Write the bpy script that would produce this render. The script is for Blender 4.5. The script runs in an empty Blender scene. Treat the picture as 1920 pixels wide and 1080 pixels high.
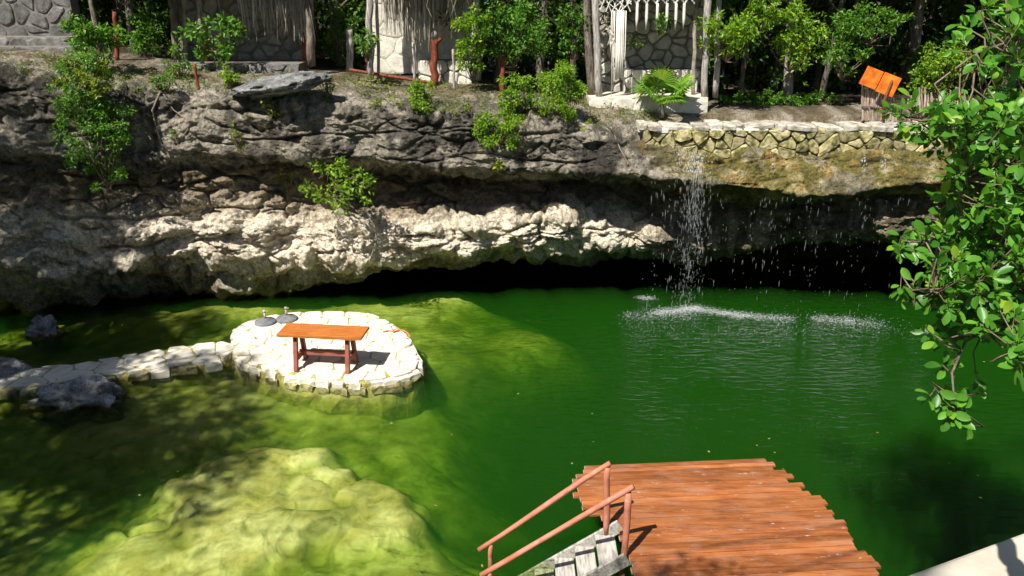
import bpy, math, random
import numpy as np
from mathutils import Vector, Matrix
from mathutils.bvhtree import BVHTree

random.seed(7)
RNG = np.random.RandomState(11)
scene = bpy.context.scene
COL = scene.collection

# ------------------------------------------------------------------ camera
CAM_H = 7.2
PITCH = math.radians(20.5)
FPX = 1507.0
cam_d = bpy.data.cameras.new('camera')
cam_d.sensor_width = 36.0
cam_d.lens = FPX / 1920.0 * 36.0
cam_d.clip_start = 0.05
cam_d.clip_end = 2000
cam = bpy.data.objects.new('camera', cam_d)
COL.objects.link(cam)
cam.location = (0, 0, CAM_H)
cam.rotation_euler = (math.radians(90) - PITCH, 0, 0)
scene.camera = cam

# ------------------------------------------------------------------ light
SUN_EL = math.radians(54)
SUN_AZ = math.radians(36)          # light travels towards +Y, swung this far to +X
LDIR = Vector((math.sin(SUN_AZ) * math.cos(SUN_EL), math.cos(SUN_AZ) * math.cos(SUN_EL), -math.sin(SUN_EL)))
world = bpy.data.worlds.new('World')
scene.world = world
world.use_nodes = True
wn = world.node_tree
wn.nodes.clear()
sky = wn.nodes.new('ShaderNodeTexSky')
sky.sky_type = 'NISHITA'
sky.sun_disc = False
sky.sun_elevation = SUN_EL
sky.sun_rotation = math.pi + SUN_AZ
bg = wn.nodes.new('ShaderNodeBackground')
bg.inputs['Strength'].default_value = 0.05
wo = wn.nodes.new('ShaderNodeOutputWorld')
wn.links.new(sky.outputs[0], bg.inputs[0])
wn.links.new(bg.outputs[0], wo.inputs[0])
sun_d = bpy.data.lights.new('sun', 'SUN')
sun_d.energy = 5.0
sun_d.angle = math.radians(0.53)
sun_d.color = (1.0, 0.95, 0.86)
sun = bpy.data.objects.new('sun', sun_d)
COL.objects.link(sun)
sun.rotation_euler = LDIR.to_track_quat('-Z', 'Y').to_euler()
sun.location = (-20, -20, 40)
vs = scene.view_settings
vs.view_transform = 'Standard'
vs.look = 'None'
vs.exposure = 0.75
vs.gamma = 1.0
vs.use_curve_mapping = False
cy = scene.cycles
cy.use_denoising = True
try:
    cy.denoiser = 'OPENIMAGEDENOISE'
except Exception:
    pass
cy.max_bounces = 7
cy.diffuse_bounces = 3
cy.glossy_bounces = 3
cy.transmission_bounces = 4
cy.volume_bounces = 0
cy.use_adaptive_sampling = True
cy.adaptive_threshold = 0.03
cy.transparent_max_bounces = 12
cy.caustics_reflective = False
cy.caustics_refractive = False
cy.sample_clamp_indirect = 4.0

# ------------------------------------------------------------------ pixel helpers (photo 1920x1080)
CP, SP = math.cos(PITCH), math.sin(PITCH)
def ray(u, v):
    a = (u - 960) / FPX
    b = -(v - 540) / FPX
    return Vector((a, CP + b * SP, -SP + b * CP))
def at_z(u, v, z):
    d = ray(u, v); t = (z - CAM_H) / d.z
    return Vector((0, 0, CAM_H)) + d * t
def at_y(u, v, y):
    d = ray(u, v); t = y / d.y
    return Vector((0, 0, CAM_H)) + d * t
def z_of(v, y):
    return at_y(960, v, y).z
def x_of(u, v, y):
    return at_y(u, v, y).x

# ------------------------------------------------------------------ noise (numpy)
class Noise:
    def __init__(s, seed):
        r = np.random.RandomState(seed)
        s.p = np.tile(r.permutation(256), 3)
        g = r.normal(size=(256, 3)); s.g = g / np.linalg.norm(g, axis=1)[:, None]
        s.r = r.rand(256, 3)
    def h(s, i, j, k):
        return s.p[s.p[s.p[i & 255] + (j & 255)] + (k & 255)]
    def n(s, P):
        I = np.floor(P).astype(np.int64); F = P - I
        W = F * F * F * (F * (F * 6 - 15) + 10)
        out = np.zeros(len(P))
        for a in (0, 1):
            for b in (0, 1):
                for c in (0, 1):
                    g = s.g[s.h(I[:, 0] + a, I[:, 1] + b, I[:, 2] + c)]
                    dd = (F - np.array([a, b, c]))
                    w = (W[:, 0] if a else 1 - W[:, 0]) * (W[:, 1] if b else 1 - W[:, 1]) * (W[:, 2] if c else 1 - W[:, 2])
                    out += w * (g * dd).sum(1)
        return out * 1.6
    def fbm(s, P, oct=4, gain=0.5):
        o = np.zeros(len(P)); a = 1.0; t = 0
        for i in range(oct):
            o += a * s.n(P * (2.03 ** i) + i * 17.3); t += a; a *= gain
        return o / t
    def ridge(s, P, oct=3):
        o = np.zeros(len(P)); a = 1.0; t = 0
        for i in range(oct):
            o += a * (1 - 2 * np.abs(s.n(P * (2.1 ** i) + i * 9.1))); t += a; a *= 0.5
        return o / t
    def worley(s, P):
        I = np.floor(P).astype(np.int64)
        f1 = np.full(len(P), 9.0); f2 = np.full(len(P), 9.0)
        for a in (-1, 0, 1):
            for b in (-1, 0, 1):
                for c in (-1, 0, 1):
                    C = I + np.array([a, b, c])
                    q = C + s.r[s.h(C[:, 0], C[:, 1], C[:, 2])]
                    d = np.linalg.norm(P - q, axis=1)
                    f2 = np.minimum(f2, np.maximum(d, f1)); f1 = np.minimum(f1, d)
        return f1, f2
NZ = Noise(3); NZ2 = Noise(8)
def sstep(a, b, x):
    t = np.clip((x - a) / (b - a), 0, 1); return t * t * (3 - 2 * t)

# ------------------------------------------------------------------ object helpers
def tag(o, label=None, cat=None, group=None, kind=None):
    if label: o['label'] = label
    if cat: o['category'] = cat
    if group: o['group'] = group
    if kind: o['kind'] = kind
    return o
def empty(name, loc=(0, 0, 0), label=None, cat=None, group=None):
    o = bpy.data.objects.new(name, None); COL.objects.link(o); o.location = loc
    o.empty_display_size = 0.2
    return tag(o, label, cat, group)
def link(name, me, parent=None, loc=None):
    o = bpy.data.objects.new(name, me); COL.objects.link(o)
    if parent is not None:
        o.parent = parent
        # meshes are given in world coordinates: undo the parent's place
        p = parent; off = Vector((0, 0, 0))
        while p is not None:
            off += Vector(p.location); p = p.parent
        o.location = -off if loc is None else Vector(loc) - off
    elif loc is not None:
        o.location = loc
    return o
def np_mesh(name, V, F, mat=None, smooth=False, col=None):
    """V (n,3), F (m,k) constant k"""
    V = np.asarray(V, dtype=np.float32); F = np.asarray(F, dtype=np.int32)
    me = bpy.data.meshes.new(name)
    me.vertices.add(len(V)); me.vertices.foreach_set('co', V.ravel())
    m, k = F.shape
    me.loops.add(m * k); me.loops.foreach_set('vertex_index', F.ravel())
    me.polygons.add(m)
    me.polygons.foreach_set('loop_start', np.arange(0, m * k, k, dtype=np.int32))
    me.polygons.foreach_set('loop_total', np.full(m, k, dtype=np.int32))
    if smooth: me.polygons.foreach_set('use_smooth', np.ones(m, dtype=bool))
    if col is not None:
        ca = me.color_attributes.new('tint', 'FLOAT_COLOR', 'POINT')
        c4 = np.ones((len(V), 4), dtype=np.float32); c4[:, :3] = col
        ca.data.foreach_set('color', c4.ravel())
    me.update(calc_edges=True)
    if mat: me.materials.append(mat)
    return me
class MB:
    def __init__(s): s.v = []; s.f = []
    def add(s, vs, fs):
        n = len(s.v); s.v += [tuple(x) for x in vs]; s.f += [tuple(i + n for i in f) for f in fs]; return s
    def tube(s, pts, rad, sides=7, cap=True, lump=0.0):
        pts = [Vector(p) for p in pts]; n = len(pts)
        if not hasattr(rad, '__len__'): rad = [rad] * n
        up = None; vs = []; fs = []
        for i, p in enumerate(pts):
            d = (pts[min(i + 1, n - 1)] - pts[max(i - 1, 0)])
            d = d.normalized() if d.length > 1e-9 else Vector((0, 0, 1))
            if up is None:
                up = d.orthogonal().normalized()
            else:
                up = (up - d * up.dot(d)); up = up.normalized() if up.length > 1e-6 else d.orthogonal().normalized()
            w = d.cross(up)
            for k in range(sides):
                a = 2 * math.pi * k / sides
                r = rad[i] * (1 + lump * random.uniform(-1, 1))
                vs.append(p + (up * math.cos(a) + w * math.sin(a)) * r)
        for i in range(n - 1):
            for k in range(sides):
                a = i * sides + k; b = i * sides + (k + 1) % sides
                fs.append((a, b, b + sides, a + sides))
        if cap:
            fs.append(tuple(range(sides))[::-1]); fs.append(tuple((n - 1) * sides + k for k in range(sides)))
        return s.add(vs, fs)
    def box(s, c, ax, ay, az):
        """c centre, half-axis vectors"""
        c = Vector(c); ax = Vector(ax); ay = Vector(ay); az = Vector(az); vs = []
        for k in (-1, 1):
            for j in (-1, 1):
                for i in (-1, 1): vs.append(c + ax * i + ay * j + az * k)
        return s.add(vs, [(0, 2, 3, 1), (4, 5, 7, 6), (0, 1, 5, 4), (2, 6, 7, 3), (0, 4, 6, 2), (1, 3, 7, 5)])
    def mesh(s, name, mat, smooth=False):
        me = bpy.data.meshes.new(name); me.from_pydata(s.v, [], s.f); me.validate()
        if smooth: me.polygons.foreach_set('use_smooth', [True] * len(me.polygons))
        me.update()
        if mat: me.materials.append(mat)
        return me
    def build(s, name, mat, parent=None, smooth=False, bevel=0.0):
        o = link(name, s.mesh(name, mat, smooth), parent)
        if bevel:
            b = o.modifiers.new('bevel', 'BEVEL'); b.width = bevel; b.segments = 2; b.limit_method = 'ANGLE'
        return o

# ------------------------------------------------------------------ materials
def nodes_of(name):
    m = bpy.data.materials.new(name); m.use_nodes = True
    nt = m.node_tree; nt.nodes.clear()
    out = nt.nodes.new('ShaderNodeOutputMaterial')
    return m, nt, out
def N(nt, t, **kw):
    n = nt.nodes.new(t)
    for k, v in kw.items(): setattr(n, k, v)
    return n
def ramp(nt, fac, stops):
    r = N(nt, 'ShaderNodeValToRGB')
    e = r.color_ramp.elements
    while len(e) < len(stops): e.new(0.5)
    for i, (p, c) in enumerate(stops):
        e[i].position = p; e[i].color = (*c, 1) if len(c) == 3 else c
    nt.links.new(fac, r.inputs[0]); return r.outputs[0]
def noise_tex(nt, scale, detail=4, rough=0.55, stretch=None, dist=0.0, obj=False):
    tc = N(nt, 'ShaderNodeTexCoord'); t = N(nt, 'ShaderNodeTexNoise')
    t.inputs['Scale'].default_value = scale; t.inputs['Detail'].default_value = detail
    t.inputs['Roughness'].default_value = rough; t.inputs['Distortion'].default_value = dist
    src = tc.outputs['Object'] if obj else N(nt, 'ShaderNodeNewGeometry').outputs['Position']
    if stretch:
        mp = N(nt, 'ShaderNodeMapping'); mp.inputs['Scale'].default_value = stretch
        nt.links.new(src, mp.inputs[0]); src = mp.outputs[0]
    nt.links.new(src, t.inputs['Vector'])
    return t.outputs['Fac']
def surf(name, stops, scale=4.0, rough=0.8, bump=0.3, bscale=None, stretch=None, spec=0.3, island=0.0, dist=0.05, fine=None, detail=5, lo=0.32, hi=0.68):
    """noise-mottled surface; stops = list of colours spread over the noise"""
    m, nt, out = nodes_of(name)
    b = N(nt, 'ShaderNodeBsdfPrincipled')
    f = noise_tex(nt, scale, detail, 0.6, stretch)
    k = len(stops)
    c = ramp(nt, f, [(lo + (hi - lo) * i / max(1, k - 1), s) for i, s in enumerate(stops)])
    if island:
        g = N(nt, 'ShaderNodeNewGeometry'); oi = N(nt, 'ShaderNodeObjectInfo')
        ad = N(nt, 'ShaderNodeMath', operation='ADD'); nt.links.new(g.outputs['Random Per Island'], ad.inputs[0]); nt.links.new(oi.outputs['Random'], ad.inputs[1])
        fr = N(nt, 'ShaderNodeMath', operation='FRACT'); nt.links.new(ad.outputs[0], fr.inputs[0])
        mr = N(nt, 'ShaderNodeMapRange'); nt.links.new(fr.outputs[0], mr.inputs[0])
        mr.inputs[3].default_value = 1 - island; mr.inputs[4].default_value = 1 + island
        hs = N(nt, 'ShaderNodeHueSaturation'); nt.links.new(c, hs.inputs['Color']); nt.links.new(mr.outputs[0], hs.inputs['Value'])
        c = hs.outputs[0]
    nt.links.new(c, b.inputs['Base Color'])
    b.inputs['Roughness'].default_value = rough
    b.inputs['Specular IOR Level'].default_value = spec
    if bump:
        h = noise_tex(nt, bscale or scale * 4, 6, 0.65, stretch)
        bp = N(nt, 'ShaderNodeBump'); bp.inputs['Strength'].default_value = bump; bp.inputs['Distance'].default_value = dist
        nt.links.new(h, bp.inputs['Height']); nt.links.new(bp.outputs[0], b.inputs['Normal'])
    nt.links.new(b.outputs[0], out.inputs[0])
    return m
def leafmat(name, c_dark, c_light, trans=0.35, rough=0.42, spec=0.4):
    m, nt, out = nodes_of(name)
    g = N(nt, 'ShaderNodeNewGeometry'); oi = N(nt, 'ShaderNodeObjectInfo')
    ad = N(nt, 'ShaderNodeMath', operation='ADD'); nt.links.new(g.outputs['Random Per Island'], ad.inputs[0]); nt.links.new(oi.outputs['Random'], ad.inputs[1])
    fr = N(nt, 'ShaderNodeMath', operation='FRACT'); nt.links.new(ad.outputs[0], fr.inputs[0])
    mid = tuple((a + b) / 2 for a, b in zip(c_dark, c_light))
    yel = (c_light[0] * 1.7 + 0.02, c_light[1] * 1.1, c_light[2])
    c = ramp(nt, fr.outputs[0], [(0.0, c_dark), (0.5, mid), (0.88, c_light), (1.0, yel)])
    b = N(nt, 'ShaderNodeBsdfPrincipled'); nt.links.new(c, b.inputs['Base Color'])
    b.inputs['Roughness'].default_value = rough; b.inputs['Specular IOR Level'].default_value = spec
    t = N(nt, 'ShaderNodeBsdfTranslucent')
    hs = N(nt, 'ShaderNodeHueSaturation'); hs.inputs['Value'].default_value = 1.5; hs.inputs['Hue'].default_value = 0.48
    nt.links.new(c, hs.inputs['Color']); nt.links.new(hs.outputs[0], t.inputs['Color'])
    mx = N(nt, 'ShaderNodeMixShader'); mx.inputs[0].default_value = trans
    nt.links.new(b.outputs[0], mx.inputs[1]); nt.links.new(t.outputs[0], mx.inputs[2]); nt.links.new(mx.outputs[0], out.inputs[0])
    return m

def rockmat():
    m, nt, out = nodes_of('rock')
    at = N(nt, 'ShaderNodeAttribute', attribute_name='tint')
    b = N(nt, 'ShaderNodeBsdfPrincipled')
    f1 = noise_tex(nt, 7.0, 8, 0.68)
    f2 = noise_tex(nt, 26.0, 6, 0.7)
    r1 = ramp(nt, f1, [(0.30, (0.42, 0.42, 0.42)), (0.5, (1, 1, 1)), (0.72, (1.45, 1.42, 1.36))])
    r2 = ramp(nt, f2, [(0.34, (0.45, 0.43, 0.41)), (0.5, (1, 1, 1)), (0.7, (1.25, 1.25, 1.25))])
    mu = N(nt, 'ShaderNodeMix', data_type='RGBA', blend_type='MULTIPLY'); mu.inputs[0].default_value = 1
    nt.links.new(at.outputs['Color'], mu.inputs[6]); nt.links.new(r1, mu.inputs[7])
    mv = N(nt, 'ShaderNodeMix', data_type='RGBA', blend_type='MULTIPLY'); mv.inputs[0].default_value = 1
    nt.links.new(mu.outputs[2], mv.inputs[6]); nt.links.new(r2, mv.inputs[7])
    nt.links.new(mv.outputs[2], b.inputs['Base Color'])
    b.inputs['Roughness'].default_value = 0.85; b.inputs['Specular IOR Level'].default_value = 0.25
    h = N(nt, 'ShaderNodeMath', operation='ADD')
    nt.links.new(noise_tex(nt, 9.0, 9, 0.72), h.inputs[0]); 
    vo = N(nt, 'ShaderNodeTexVoronoi'); vo.inputs['Scale'].default_value = 11.0
    nt.links.new(N(nt, 'ShaderNodeNewGeometry').outputs['Position'], vo.inputs['Vector'])
    vm = N(nt, 'ShaderNodeMath', operation='MULTIPLY'); vm.inputs[1].default_value = 0.35
    nt.links.new(vo.outputs['Distance'], vm.inputs[0]); nt.links.new(vm.outputs[0], h.inputs[1])
    bp = N(nt, 'ShaderNodeBump'); bp.inputs['Strength'].default_value = 1.0; bp.inputs['Distance'].default_value = 0.13
    nt.links.new(h.outputs[0], bp.inputs['Height']); nt.links.new(bp.outputs[0], b.inputs['Normal'])
    nt.links.new(b.outputs[0], out.inputs[0])
    return m

M = {}
M['rock'] = rockmat()
def bedmat():
    m, nt, out = nodes_of('pool_floor'); at = N(nt, 'ShaderNodeAttribute', attribute_name='tint'); b = N(nt, 'ShaderNodeBsdfPrincipled')
    r1 = ramp(nt, noise_tex(nt, 1.7, 9, 0.66, None, 1.6), [(0.30, (0.40, 0.43, 0.30)), (0.48, (1, 1, 1)), (0.68, (1.3, 1.27, 1.35))])
    r2 = ramp(nt, noise_tex(nt, 12.0, 7, 0.7, (1, 0.6, 1), 0.8), [(0.34, (0.80, 0.81, 0.78)), (0.5, (1, 1, 1)), (0.66, (1.08, 1.08, 1.1))])
    m0 = N(nt, 'ShaderNodeMix', data_type='RGBA', blend_type='MULTIPLY'); m0.inputs[0].default_value = 1; nt.links.new(r1, m0.inputs[6]); nt.links.new(r2, m0.inputs[7]); r1 = m0.outputs[2]
    mu = N(nt, 'ShaderNodeMix', data_type='RGBA', blend_type='MULTIPLY'); mu.inputs[0].default_value = 1
    nt.links.new(at.outputs['Color'], mu.inputs[6]); nt.links.new(r1, mu.inputs[7]); nt.links.new(mu.outputs[2], b.inputs['Base Color'])
    b.inputs['Roughness'].default_value = 1.0; b.inputs['Specular IOR Level'].default_value = 0.0
    bp = N(nt, 'ShaderNodeBump'); bp.inputs['Strength'].default_value = 0.35; bp.inputs['Distance'].default_value = 0.04
    nt.links.new(noise_tex(nt, 5.0, 5, 0.6, None, 0.8), bp.inputs['Height']); nt.links.new(bp.outputs[0], b.inputs['Normal']); nt.links.new(b.outputs[0], out.inputs[0])
    return m
M['bed'] = bedmat()
M['flag'] = surf('pale_flagstone', [(0.50, 0.45, 0.36), (0.68, 0.63, 0.53), (0.74, 0.70, 0.61)], 5, 0.85, 0.35, 22, island=0.10, dist=0.02)
M['mortar_pale'] = surf('pale_mortar', [(0.50, 0.46, 0.37), (0.62, 0.58, 0.49)], 7, 0.9, 0.4, 30, dist=0.02)
M['algae'] = surf('algae_masonry', [(0.16, 0.14, 0.03), (0.34, 0.30, 0.08), (0.46, 0.42, 0.18)], 5, 0.9, 0.6, 16, dist=0.05)
M['mortar'] = surf('grey_mortar', [(0.13, 0.12, 0.10), (0.20, 0.185, 0.16)], 6, 0.9, 0.5, 25, dist=0.02)
M['stone'] = surf('wall_limestone', [(0.27, 0.25, 0.21), (0.44, 0.41, 0.35), (0.54, 0.51, 0.44)], 5, 0.85, 0.5, 20, island=0.22, dist=0.03)
M['stone_shaded'] = surf('shaded_hut_stone', [(0.17, 0.155, 0.135), (0.28, 0.26, 0.23), (0.36, 0.34, 0.30)], 5, 0.88, 0.6, 20, island=0.25, dist=0.03)  # wall stone darkened, the left hut's shade put into its colour
M['stone_pale'] = surf('pale_limestone', [(0.48, 0.45, 0.38), (0.64, 0.61, 0.53), (0.72, 0.69, 0.61)], 4, 0.85, 0.4, 20, island=0.12, dist=0.03)
M['coping'] = surf('weathered_coping', [(0.17, 0.155, 0.11), (0.40, 0.37, 0.31), (0.56, 0.53, 0.46)], 6, 0.9, 0.6, 18, island=0.2, dist=0.04)
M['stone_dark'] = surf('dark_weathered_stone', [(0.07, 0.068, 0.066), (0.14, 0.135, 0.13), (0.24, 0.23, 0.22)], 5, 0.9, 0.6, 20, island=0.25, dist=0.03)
M['stone_moss'] = surf('mossy_stone', [(0.07, 0.065, 0.03), (0.20, 0.18, 0.06), (0.42, 0.38, 0.22), (0.28, 0.19, 0.06)], 6, 0.85, 0.6, 20, island=0.35, dist=0.03)
M['earth'] = surf('forest_floor', [(0.025, 0.018, 0.011), (0.06, 0.045, 0.028), (0.11, 0.09, 0.06)], 2.2, 0.95, 0.6, 12, dist=0.05)
M['plank'] = surf('varnished_plank', [(0.18, 0.055, 0.018), (0.29, 0.095, 0.028), (0.36, 0.135, 0.045)], 2.2, 0.42, 0.35, 14, stretch=(0.9, 6, 6), spec=0.5, island=0.28, dist=0.015)
def scuff(m, col, scale=9.0, lo=0.62, hi=0.72, amt=0.7):
    nt = m.node_tree; b = [n for n in nt.nodes if n.type == 'BSDF_PRINCIPLED'][0]; l = b.inputs['Base Color'].links[0].from_socket
    f = noise_tex(nt, scale, 7, 0.75, (0.55, 1.6, 1.6)); r = ramp(nt, f, [(lo, (0, 0, 0)), (hi, (amt, amt, amt))])
    mx = N(nt, 'ShaderNodeMix', data_type='RGBA'); nt.links.new(r, mx.inputs[0]); nt.links.new(l, mx.inputs[6]); mx.inputs[7].default_value = (*col, 1); nt.links.new(mx.outputs[2], b.inputs['Base Color'])
scuff(M['plank'], (0.40, 0.24, 0.18), 2.6, 0.48, 0.74, 0.5)
scuff(M['plank'], (0.66, 0.60, 0.54), 8.0, 0.62, 0.70, 0.8)
RAILSCUFF = ((0.50, 0.40, 0.33), 11.0, 0.58, 0.68, 0.6)
M['cut_end'] = surf('pale_cut_wood', [(0.55, 0.48, 0.38), (0.72, 0.66, 0.56)], 8, 0.8, 0.2, 30)
M['rail'] = surf('pink_brown_painted_pole', [(0.36, 0.125, 0.075), (0.45, 0.17, 0.105), (0.52, 0.22, 0.15)], 6, 0.6, 0.3, 30, spec=0.3, dist=0.008)
scuff(M['rail'], *RAILSCUFF)
M['redpost'] = surf('red_brown_post', [(0.11, 0.026, 0.013), (0.19, 0.046, 0.021), (0.27, 0.08, 0.042)], 7, 0.7, 0.5, 24, stretch=(3, 3, 0.7), dist=0.02)
M['greywood'] = surf('weathered_grey_wood', [(0.16, 0.14, 0.125), (0.36, 0.33, 0.30), (0.55, 0.52, 0.48)], 7, 0.9, 0.6, 26, stretch=(4, 4, 0.6), dist=0.02)
M['stairwood'] = surf('bleached_tread_wood', [(0.20, 0.185, 0.165), (0.42, 0.395, 0.36), (0.55, 0.525, 0.48)], 6, 0.85, 0.5, 24, stretch=(5, 0.7, 5), dist=0.02)
M['tabletop'] = surf('orange_hardwood', [(0.26, 0.075, 0.014), (0.44, 0.14, 0.026), (0.52, 0.19, 0.05)], 3.2, 0.38, 0.2, 12, stretch=(0.8, 8, 8), spec=0.5, dist=0.01)
M['tableleg'] = surf('red_brown_table_leg', [(0.22, 0.07, 0.045), (0.33, 0.115, 0.08)], 5, 0.6, 0.2, 20, dist=0.01)
M['bark'] = surf('grey_bark', [(0.06, 0.048, 0.038), (0.15, 0.125, 0.10), (0.28, 0.25, 0.21)], 5, 0.95, 0.8, 16, stretch=(3, 3, 0.8), dist=0.04)
M['bark_pale'] = surf('pale_bark', [(0.17, 0.14, 0.11), (0.34, 0.30, 0.25), (0.46, 0.42, 0.36)], 5, 0.95, 0.7, 16, stretch=(3, 3, 0.8), dist=0.04)
M['twig'] = surf('twig_bark', [(0.10, 0.065, 0.04), (0.24, 0.18, 0.13)], 12, 0.9, 0.4, 40, dist=0.01)
M['root'] = surf('pale_root', [(0.16, 0.12, 0.085), (0.34, 0.28, 0.22)], 9, 0.9, 0.3, 40, dist=0.01)
M['thatch'] = surf('dry_thatch', [(0.09, 0.07, 0.05), (0.22, 0.18, 0.13), (0.36, 0.31, 0.25)], 6, 0.95, 0.6, 20, stretch=(6, 6, 0.5), island=0.3)
M['strand'] = surf('bleached_strand', [(0.30, 0.26, 0.21), (0.52, 0.48, 0.41)], 6, 0.9, 0.0, island=0.35)
M['rope'] = surf('white_cotton_rope', [(0.66, 0.63, 0.56), (0.78, 0.75, 0.69)], 20, 0.9, 0.4, 60, dist=0.006)
M['stick'] = surf('fence_stick', [(0.20, 0.14, 0.10), (0.36, 0.27, 0.21), (0.50, 0.42, 0.36)], 7, 0.9, 0.4, 24, stretch=(3, 3, 0.6), island=0.25)
M['sign'] = surf('orange_sign_board', [(0.52, 0.09, 0.012), (0.72, 0.17, 0.02), (0.82, 0.30, 0.03)], 4.5, 0.55, 0.15, 20, dist=0.008)
M['concrete'] = surf('terrace_concrete', [(0.40, 0.36, 0.29), (0.50, 0.46, 0.38), (0.56, 0.52, 0.44)], 3, 0.9, 0.25, 30, dist=0.01)
M['iron'] = surf('grey_cast_concrete', [(0.10, 0.105, 0.12), (0.20, 0.205, 0.22)], 9, 0.7, 0.4, 30, dist=0.01)
M['steel'] = surf('dull_steel_tube', [(0.30, 0.24, 0.20), (0.50, 0.44, 0.38)], 12, 0.45, 0.1, 40)
M['orange_rope'] = surf('faded_orange_rope', [(0.42, 0.13, 0.05), (0.60, 0.25, 0.12)], 20, 0.8, 0.3, 60)
M['leaf_forest'] = leafmat('forest_leaf', (0.018, 0.05, 0.008), (0.085, 0.20, 0.022), 0.35)
M['leaf_bright'] = leafmat('bright_shrub_leaf', (0.06, 0.18, 0.010), (0.24, 0.42, 0.025), 0.45)
M['leaf_mid'] = leafmat('shrub_leaf', (0.03, 0.12, 0.010), (0.13, 0.31, 0.025), 0.42)
M['leaf_yellow'] = leafmat('yellow_green_leaf', (0.08, 0.15, 0.012), (0.26, 0.33, 0.03), 0.4)
M['leaf_near'] = leafmat('glossy_leaf', (0.035, 0.14, 0.012), (0.12, 0.33, 0.028), 0.35, 0.40, 0.42)
M['palm'] = leafmat('palm_frond', (0.06, 0.17, 0.015), (0.19, 0.36, 0.035), 0.35, 0.35)
M['grass'] = leafmat('weed_blade', (0.05, 0.10, 0.012), (0.17, 0.23, 0.04), 0.35)

# ------------------------------------------------------------------ cliff
STN = [  # photo column, then (row, distance) down the profile
 (-320, [(95, 18.4), (120, 17.2), (138, 16.6), (278, 16.3), (300, 16.7), (350, 16.6), (430, 16.3), (490, 16.3), (590, 17.2)]),
 (0, [(98, 19.2), (124, 17.9), (142, 17.3), (275, 17), (298, 17.3), (350, 17.3), (430, 17.05), (490, 17.05), (578, 18.1)]),
 (240, [(140, 19.3), (167, 17.98), (185, 17.72), (300, 17.6), (320, 17.95), (360, 17.95), (430, 17.75), (482, 17.75), (545, 18.7)]),
 (480, [(142, 19.9), (169, 18.21), (192, 17.95), (285, 17.83), (305, 18.35), (345, 18.3), (420, 18), (478, 18), (530, 18.9)]),
 (720, [(165, 20.2), (196, 18.31), (215, 18.05), (302, 17.93), (325, 19.1), (395, 18.92), (440, 18.25), (487, 18.25), (505, 19)]),
 (960, [(170, 20.2), (209, 18.36), (232, 18.1), (322, 17.98), (338, 19.25), (372, 19.12), (420, 18.45), (466, 18.45), (490, 19.2)]),
 (1100, [(190, 20), (240, 18.31), (255, 18.05), (318, 17.93), (332, 19.25), (362, 19.17), (405, 18.6), (440, 18.6), (490, 19.4)]),
 (1230, [(212, 19.6), (255, 18.75), (275, 18.25), (332, 17.48), (346, 19.25), (400, 19.12), (440, 18.7), (465, 18.7), (480, 19.3)]),
 (1400, [(214, 19.6), (268, 18.7), (284, 18.1), (350, 17.45), (368, 18.7), (420, 18.75), (440, 18.75), (468, 18.7), (478, 19.3)]),
 (1550, [(216, 19.4), (274, 18.6), (290, 18), (370, 17.35), (385, 18.5), (410, 18.5), (425, 18.5), (440, 18.6), (450, 19.2)]),
 (1720, [(222, 19.2), (278, 18.5), (292, 17.9), (342, 17.35), (358, 18.25), (382, 17.95), (410, 17.75), (432, 17.85), (450, 18.8)]),
 (1950, [(226, 19), (268, 18.3), (300, 17.6), (350, 16.9), (365, 17.5), (390, 17.5), (420, 17.2), (440, 17.3), (460, 18.2)]),
 (2350, [(230, 18.4), (268, 17.5), (300, 16.7), (350, 16), (365, 16.6), (390, 16.6), (420, 16.3), (440, 16.4), (460, 17.3)]),
]
def ground_z(x, y):
    g = np.interp(x, [-30, -10.5, -7.5, -4.5, -2.0, 1.0, 3.0, 6, 30], [6.0, 5.75, 5.35, 5.22, 5.05, 4.72, 4.52, 4.42, 4.3])
    return g + 0.035 * np.maximum(0, y - 21.5)
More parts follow.
